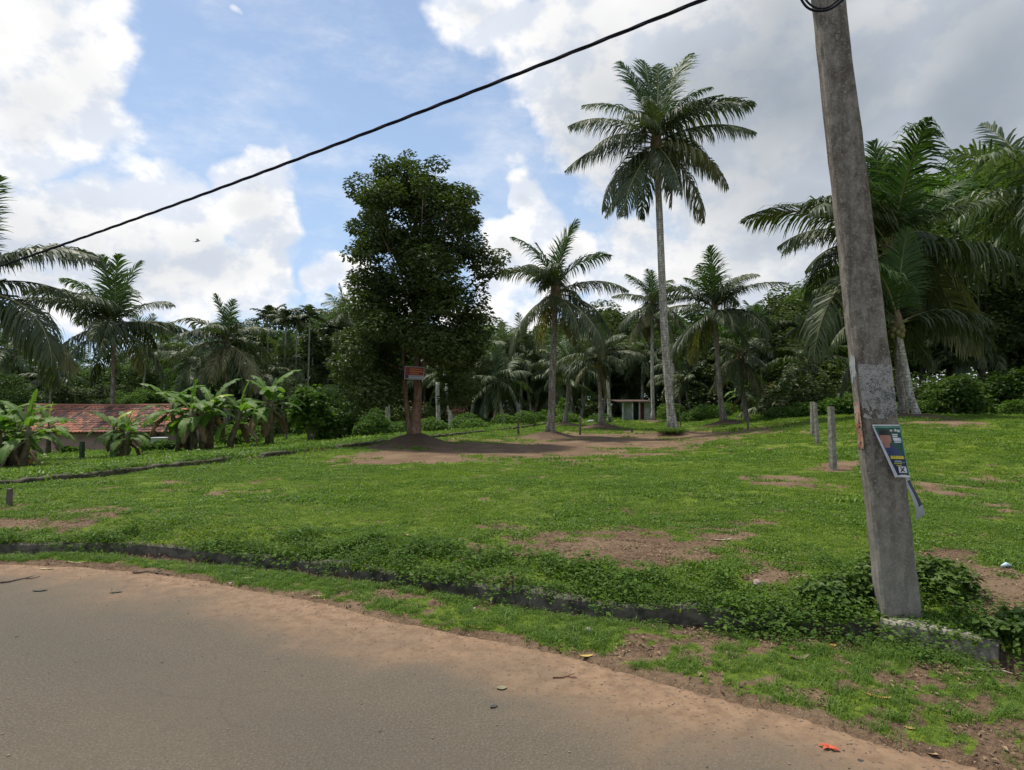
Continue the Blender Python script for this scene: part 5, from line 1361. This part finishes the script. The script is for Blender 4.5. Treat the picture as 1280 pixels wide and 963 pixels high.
# ------------------------------------------------------------------ fallen leaves and litter that can be told apart
def fallen(px, py, L, W, col, lab, rz, name='fallen_leaf', cat='leaf', curl=.25):
    p = gat(px, py, 1.9); road = sdist(EDGE, np.array([p[0]]), np.array([p[1]]))[0] < 0
    if road:
        d = ray(px, py); t = (.0 - CH) / d[2]; p = np.array([d[0] * t, d[1] * t, .001])
    n = 12; s = np.linspace(0, 1, n); w = W / 2 * np.sin(np.clip(s * .96 + .03, 0, 1) * PI)**.7; V = []
    for i in range(n):
        z = L * curl * (s[i] - .5)**2 * 1.3 + .002
        V += [(L * (s[i] - .5), -w[i], z + w[i] * .2), (L * (s[i] - .5), 0, z), (L * (s[i] - .5), w[i], z + w[i] * .12)]
    V = np.array(V); Q = []
    for i in range(n - 1):
        a = i * 3; Q += [(a, a+1, a+4, a+3), (a+1, a+2, a+5, a+4)]
    N_ = len(V); V2 = V - (0, 0, .0012); Q += [(N_+q[3], N_+q[2], N_+q[1], N_+q[0]) for q in Q]
    me = npmesh(name, np.vstack([V, V2]), np.array(Q), plain(name + ' tone', col, .6, 40, .35, bumpv=.2, bd=.002))
    o = obj(name, me, None, p, (0, 0, rz)); tag(o, lab, cat, None); return o
YE = (.52, .38, .09)
fallen(596, 786, .125, .052, YE, 'large yellow leaf on the grass edge of the road, nearest the middle', -.35)
fallen(733, 821, .085, .035, YE, 'yellow leaf on the road edge right of the largest yellow leaf', .1)
fallen(697, 801, .07, .03, (.38, .28, .07), 'small yellow leaf tilted on the verge above the road edge', -.6)
fallen(398, 746, .10, .03, (.5, .42, .2), 'pale yellow leaf at the road edge left of centre', .1)
fallen(59, 712, .14, .03, (.5, .40, .2), 'pale dry leaf lying flat on the far left of the road', .05)
fallen(317, 723, .17, .035, (.55, .48, .2), 'long pale yellow leaf on the verge grass at left', .5)
fallen(98, 704, .2, .03, (.5, .42, .22), 'long straw-coloured leaf on the grass edge at far left', .1)
fallen(219, 711, .13, .03, (.45, .42, .15), 'narrow yellow-green leaf on the verge left of the twig', .3)
fallen(508, 671, .09, .06, (.52, .30, .14), 'orange-tan leaf caught in weeds above the drain kerb', 1.2, curl=.9)
fallen(998, 824, .13, .06, (.20, .13, .09), 'curled brown dead leaf on the verge below the kerb weeds', -.1, curl=.6)
fallen(1097, 872, .12, .035, (.42, .27, .07), 'orange-brown leaf on the verge near the lower right', -.5)
fallen(1040, 809, .06, .05, (.45, .26, .05), 'small amber leaf on the verge above the curled brown leaf', .4)
fallen(1157, 940, .11, .05, (.34, .22, .12), 'tan leaf on the dusty road edge right of the orange flower', -1.0)
fallen(1137, 912, .05, .03, (.40, .26, .10), 'tiny tan leaf at the grass edge above the tan leaf', -.4)
fallen(902, 676, .22, .05, (.40, .33, .24), 'dry leaf scrap on the lawn beyond the kerb', .1)
fallen(585, 750, .11, .05, (.26, .15, .09), 'brown dead leaf on the verge left of the drain kerb end', .4, curl=.5)
fallen(660, 755, .09, .05, (.42, .36, .28), 'pale crumpled leaf under the kerb near the middle', -.3, curl=.7)
fallen(420, 725, .12, .05, (.16, .13, .11), 'dark curled leaf on the verge left of centre', .2, curl=.7)
fallen(145, 741, .10, .04, (.05, .055, .03), 'dark squashed leaf on the asphalt at left', .4)
fallen(50, 739, .12, .05, (.045, .05, .03), 'dark leaf scrap on the asphalt at far left', .2)
fallen(617, 884, .05, .03, (.05, .045, .035), 'dark speck-like leaf on the asphalt', .8)
fallen(627, 861, .06, .05, (.22, .20, .11), 'faded olive leaf pressed on the asphalt below the dust band', .2)
# orange flower
def flower():
    d = ray(1037, 937); t = (.0 - CH) / d[2]; p = d * t; p[2] = .003
    rt = empty('fallen_flower', p, 'bright orange-red fallen flower on the dusty road at lower right', 'flower')
    m = plain('orange petal', (.52, .085, .03), .55, 40, .3, bumpv=0)
    for j, (a, l) in enumerate(((2.5, .05), (2.0, .04), (3.3, .035), (-.5, .045), (-.9, .03), (.4, .03))):
        n = 6; s = np.linspace(0, 1, n); w = .011 * np.sin(s * PI * .9 + .15); V = []
        for i in range(n):
            c = np.array([math.cos(a), math.sin(a), 0]) * l * s[i]; sd_ = np.array([-math.sin(a), math.cos(a), 0]) * w[i]; z = np.array([0, 0, .012 * math.sin(s[i] * 3)])
            V += [c - sd_ + z, c + sd_ + z]
        obj('petal', npmesh('petal', np.array(V), np.array([(2*i, 2*i+1, 2*i+3, 2*i+2) for i in range(n-1)]), m), rt)
flower()
def twig(px0, py0, px1, py1, r, lab, col=(.09, .06, .045)):
    P = []
    for k_ in range(6):
        f = k_ / 5; p = gat(px0 + (px1 - px0) * f, py0 + (py1 - py0) * f + math.sin(f * 9) * 1.0, 1.9)
        if sdist(EDGE, p[:1], p[1:2])[0] < 0: p[2] = .0
        p[2] += r + .001; P.append(p)
    P = np.array(P); o = P[0].copy(); mb = MB(); mb.tube(P - o, np.linspace(r, r * .4, 6), 6)
    P2 = np.array([P[3] - o, P[3] - o + unit(P[4] - P[3]) * .06 + np.array([0, .05, .01])]); mb.tube(P2, [r * .6, r * .3], 5)
    tag(obj('twig', mb.mesh('twig', plain('twig', col, .8, 20, .3, bumpv=0), True), None, o), lab, 'twig')
twig(166, 724, 212, 720, .009, 'dark twig lying on the dusty road edge at left')
twig(0, 737, 50, 729, .008, 'long dark twig on the asphalt at the far left')
twig(691, 859, 721, 860, .005, 'small reddish-brown twig on the dust band near the middle', (.16, .07, .045))
twig(1205, 838, 1279, 845, .009, 'pale dry stick on the soil at the right edge', (.42, .35, .25))
twig(1222, 832, 1262, 842, .006, 'thin pale stick crossing the longer stick at the right edge', (.42, .37, .28))
# white sheet lying at the back
b = gat(975, 520); mb = MB(); n = 12
V = [(-.55 + 1.4 * i / n, -.12 + .35 * j, .10 + .05 * math.sin(i * 1.3 + j) - .0 - .04 * k) for k in (0, 1) for j in (0, 1) for i in range(n + 1)]
N_ = n + 1; Q = []
for i in range(n): Q += [(i, i+1, N_+i+1, N_+i), (2*N_+i, 3*N_+i, 3*N_+i+1, 2*N_+i+1), (2*N_+i, 2*N_+i+1, i+1, i), (N_+i, N_+i+1, 3*N_+i+1, 3*N_+i)]
mb.add(V, Q); tag(obj('plastic_sheet', mb.mesh('plastic_sheet', plain('white sheet', (.66, .66, .66), .5, 4, .1, bumpv=0)), None, b), 'white crumpled sheet lying on the grass near the young palm', 'sheet')
b = gat(738, 529); mb = MB(); mb.tube([(-.3, 0, .05), (-.1, 0, .12), (.2, 0, .12), (.35, 0, .04)], [.03, .1, .11, .02], 8); tag(obj('white_sack', mb.mesh('white_sack', M['whitewash'], True), None, b), 'small white sack on the grass left of the low palm mound', 'sack')
b = gat(1258, 711); mb = MB(); mb.tube([(-.04, 0, .015), (0, 0, .03), (.05, 0, .012)], [.01, .02, .008], 6); tag(obj('plastic_wrapper', mb.mesh('plastic_wrapper', flat('pale blue plastic', (.45, .58, .68)), True), None, b), 'scrap of pale blue plastic on the grass right of the pole', 'wrapper')
b = gat(1083, 593); mb = MB(); mb.tube([(-.13, 0, .02), (-.05, 0, .04), (.06, 0, .04), (.14, 0, .015)], [.01, .03, .035, .01], 6); tag(obj('paper_scrap', mb.mesh('paper_scrap', flat('grey paper scrap', (.42, .42, .40)), True), None, b), 'crumpled grey paper on the grass just left of the pole', 'paper')
def stone(px, py, r, col, lab):
    rs = np.random.RandomState(px); p = gat(px, py, 1.9); mb = MB(); nn = 8; V = []
    for j in range(6):
        ph = PI * j / 5; rr = max(math.sin(ph), .05) * r
        V += [(rr * math.cos(2*PI*q/nn) * rs.uniform(.8, 1.25), rr * math.sin(2*PI*q/nn) * rs.uniform(.8, 1.2), r * .7 * math.cos(ph)) for q in range(nn)]
    mb.add(V, [(j*nn+q, (j+1)*nn+q, (j+1)*nn+(q+1)%nn, j*nn+(q+1)%nn) for j in range(5) for q in range(nn)])
    tag(obj('stone', mb.mesh('stone', plain('stone tone', col, .9, 20, .3)), None, p + np.array([0, 0, r * .3])), lab, 'stone')
stone(946, 731, .035, (.38, .28, .24), 'pinkish stone beside the hole in the soil bank')
stone(593, 762, .011, (.6, .6, .58), 'small white pebble on the verge in front of the kerb')
stone(730, 777, .012, (.55, .55, .53), 'small pale pebble on the verge right of the yellow leaf')
stone(735, 790, .03, (.40, .36, .30), 'flat grey-brown stone on the verge grass')
stone(288, 730, .01, (.6, .6, .6), 'tiny white pebble at the left road edge')
# leafy weeds beside the pole
def weedbush(px, Y, r, h, lab, seed):
    x = (px - CX) / F * Y; b = np.array([x, Y, tz(x, Y)]); rs = np.random.RandomState(seed); C = []; R = []
    for j in range(14):
        a = rs.rand() * 6.28; q = r * math.sqrt(rs.rand()) * .8; C.append((q * math.cos(a), q * math.sin(a), h * rs.uniform(.2, .85) * (1 - .4 * q / r))); R.append((r * .34, r * .34, h * .18))
    V, Q, t = leaf_cloud(C, R, 1000, .052, rs, asp=.7); rt = empty('leafy_weed', b, lab, 'plant')
    obj('leaves', npmesh('leaves', V, Q, M['shrubleaf'], t), rt); mb = MB()
    for c in C: c = np.array(c); mb.tube([(0, 0, -.02), c * .5 + np.array([0, 0, .02]), c], [.006, .005, .002], 5)
    obj('stem', mb.mesh('stem', M['weed'], True), rt)
weedbush(1083, 4.85, .27, .36, 'dark leafy weed growing against the left side of the pole foot', 1)
weedbush(1172, 4.85, .26, .34, 'dark leafy weed growing against the right side of the pole foot', 2)
weedbush(1040, 4.75, .22, .22, 'lower leafy weed a little left of the pole foot', 3)
weedbush(1262, 4.1, .25, .22, 'leafy weed at the right edge beyond the kerb block', 4)

# ------------------------------------------------------------------ camera
cam = bpy.data.cameras.new('camera'); co = bpy.data.objects.new('camera', cam); COL.objects.link(co)
co.location = (0, 0, CH); co.rotation_euler = (PI / 2 + PIT, 0, 0)
cam.sensor_width = 36; cam.lens = 36 * F / 1280; cam.clip_end = 2000; cam.clip_start = .05
SC.camera = co
SC.view_settings.view_transform = 'Standard'; SC.view_settings.look = 'None'; SC.view_settings.exposure = .17; SC.view_settings.gamma = 1
SC.cycles.max_bounces = 4; SC.cycles.diffuse_bounces = 3; SC.cycles.glossy_bounces = 2; SC.cycles.transmission_bounces = 3; SC.cycles.transparent_max_bounces = 4
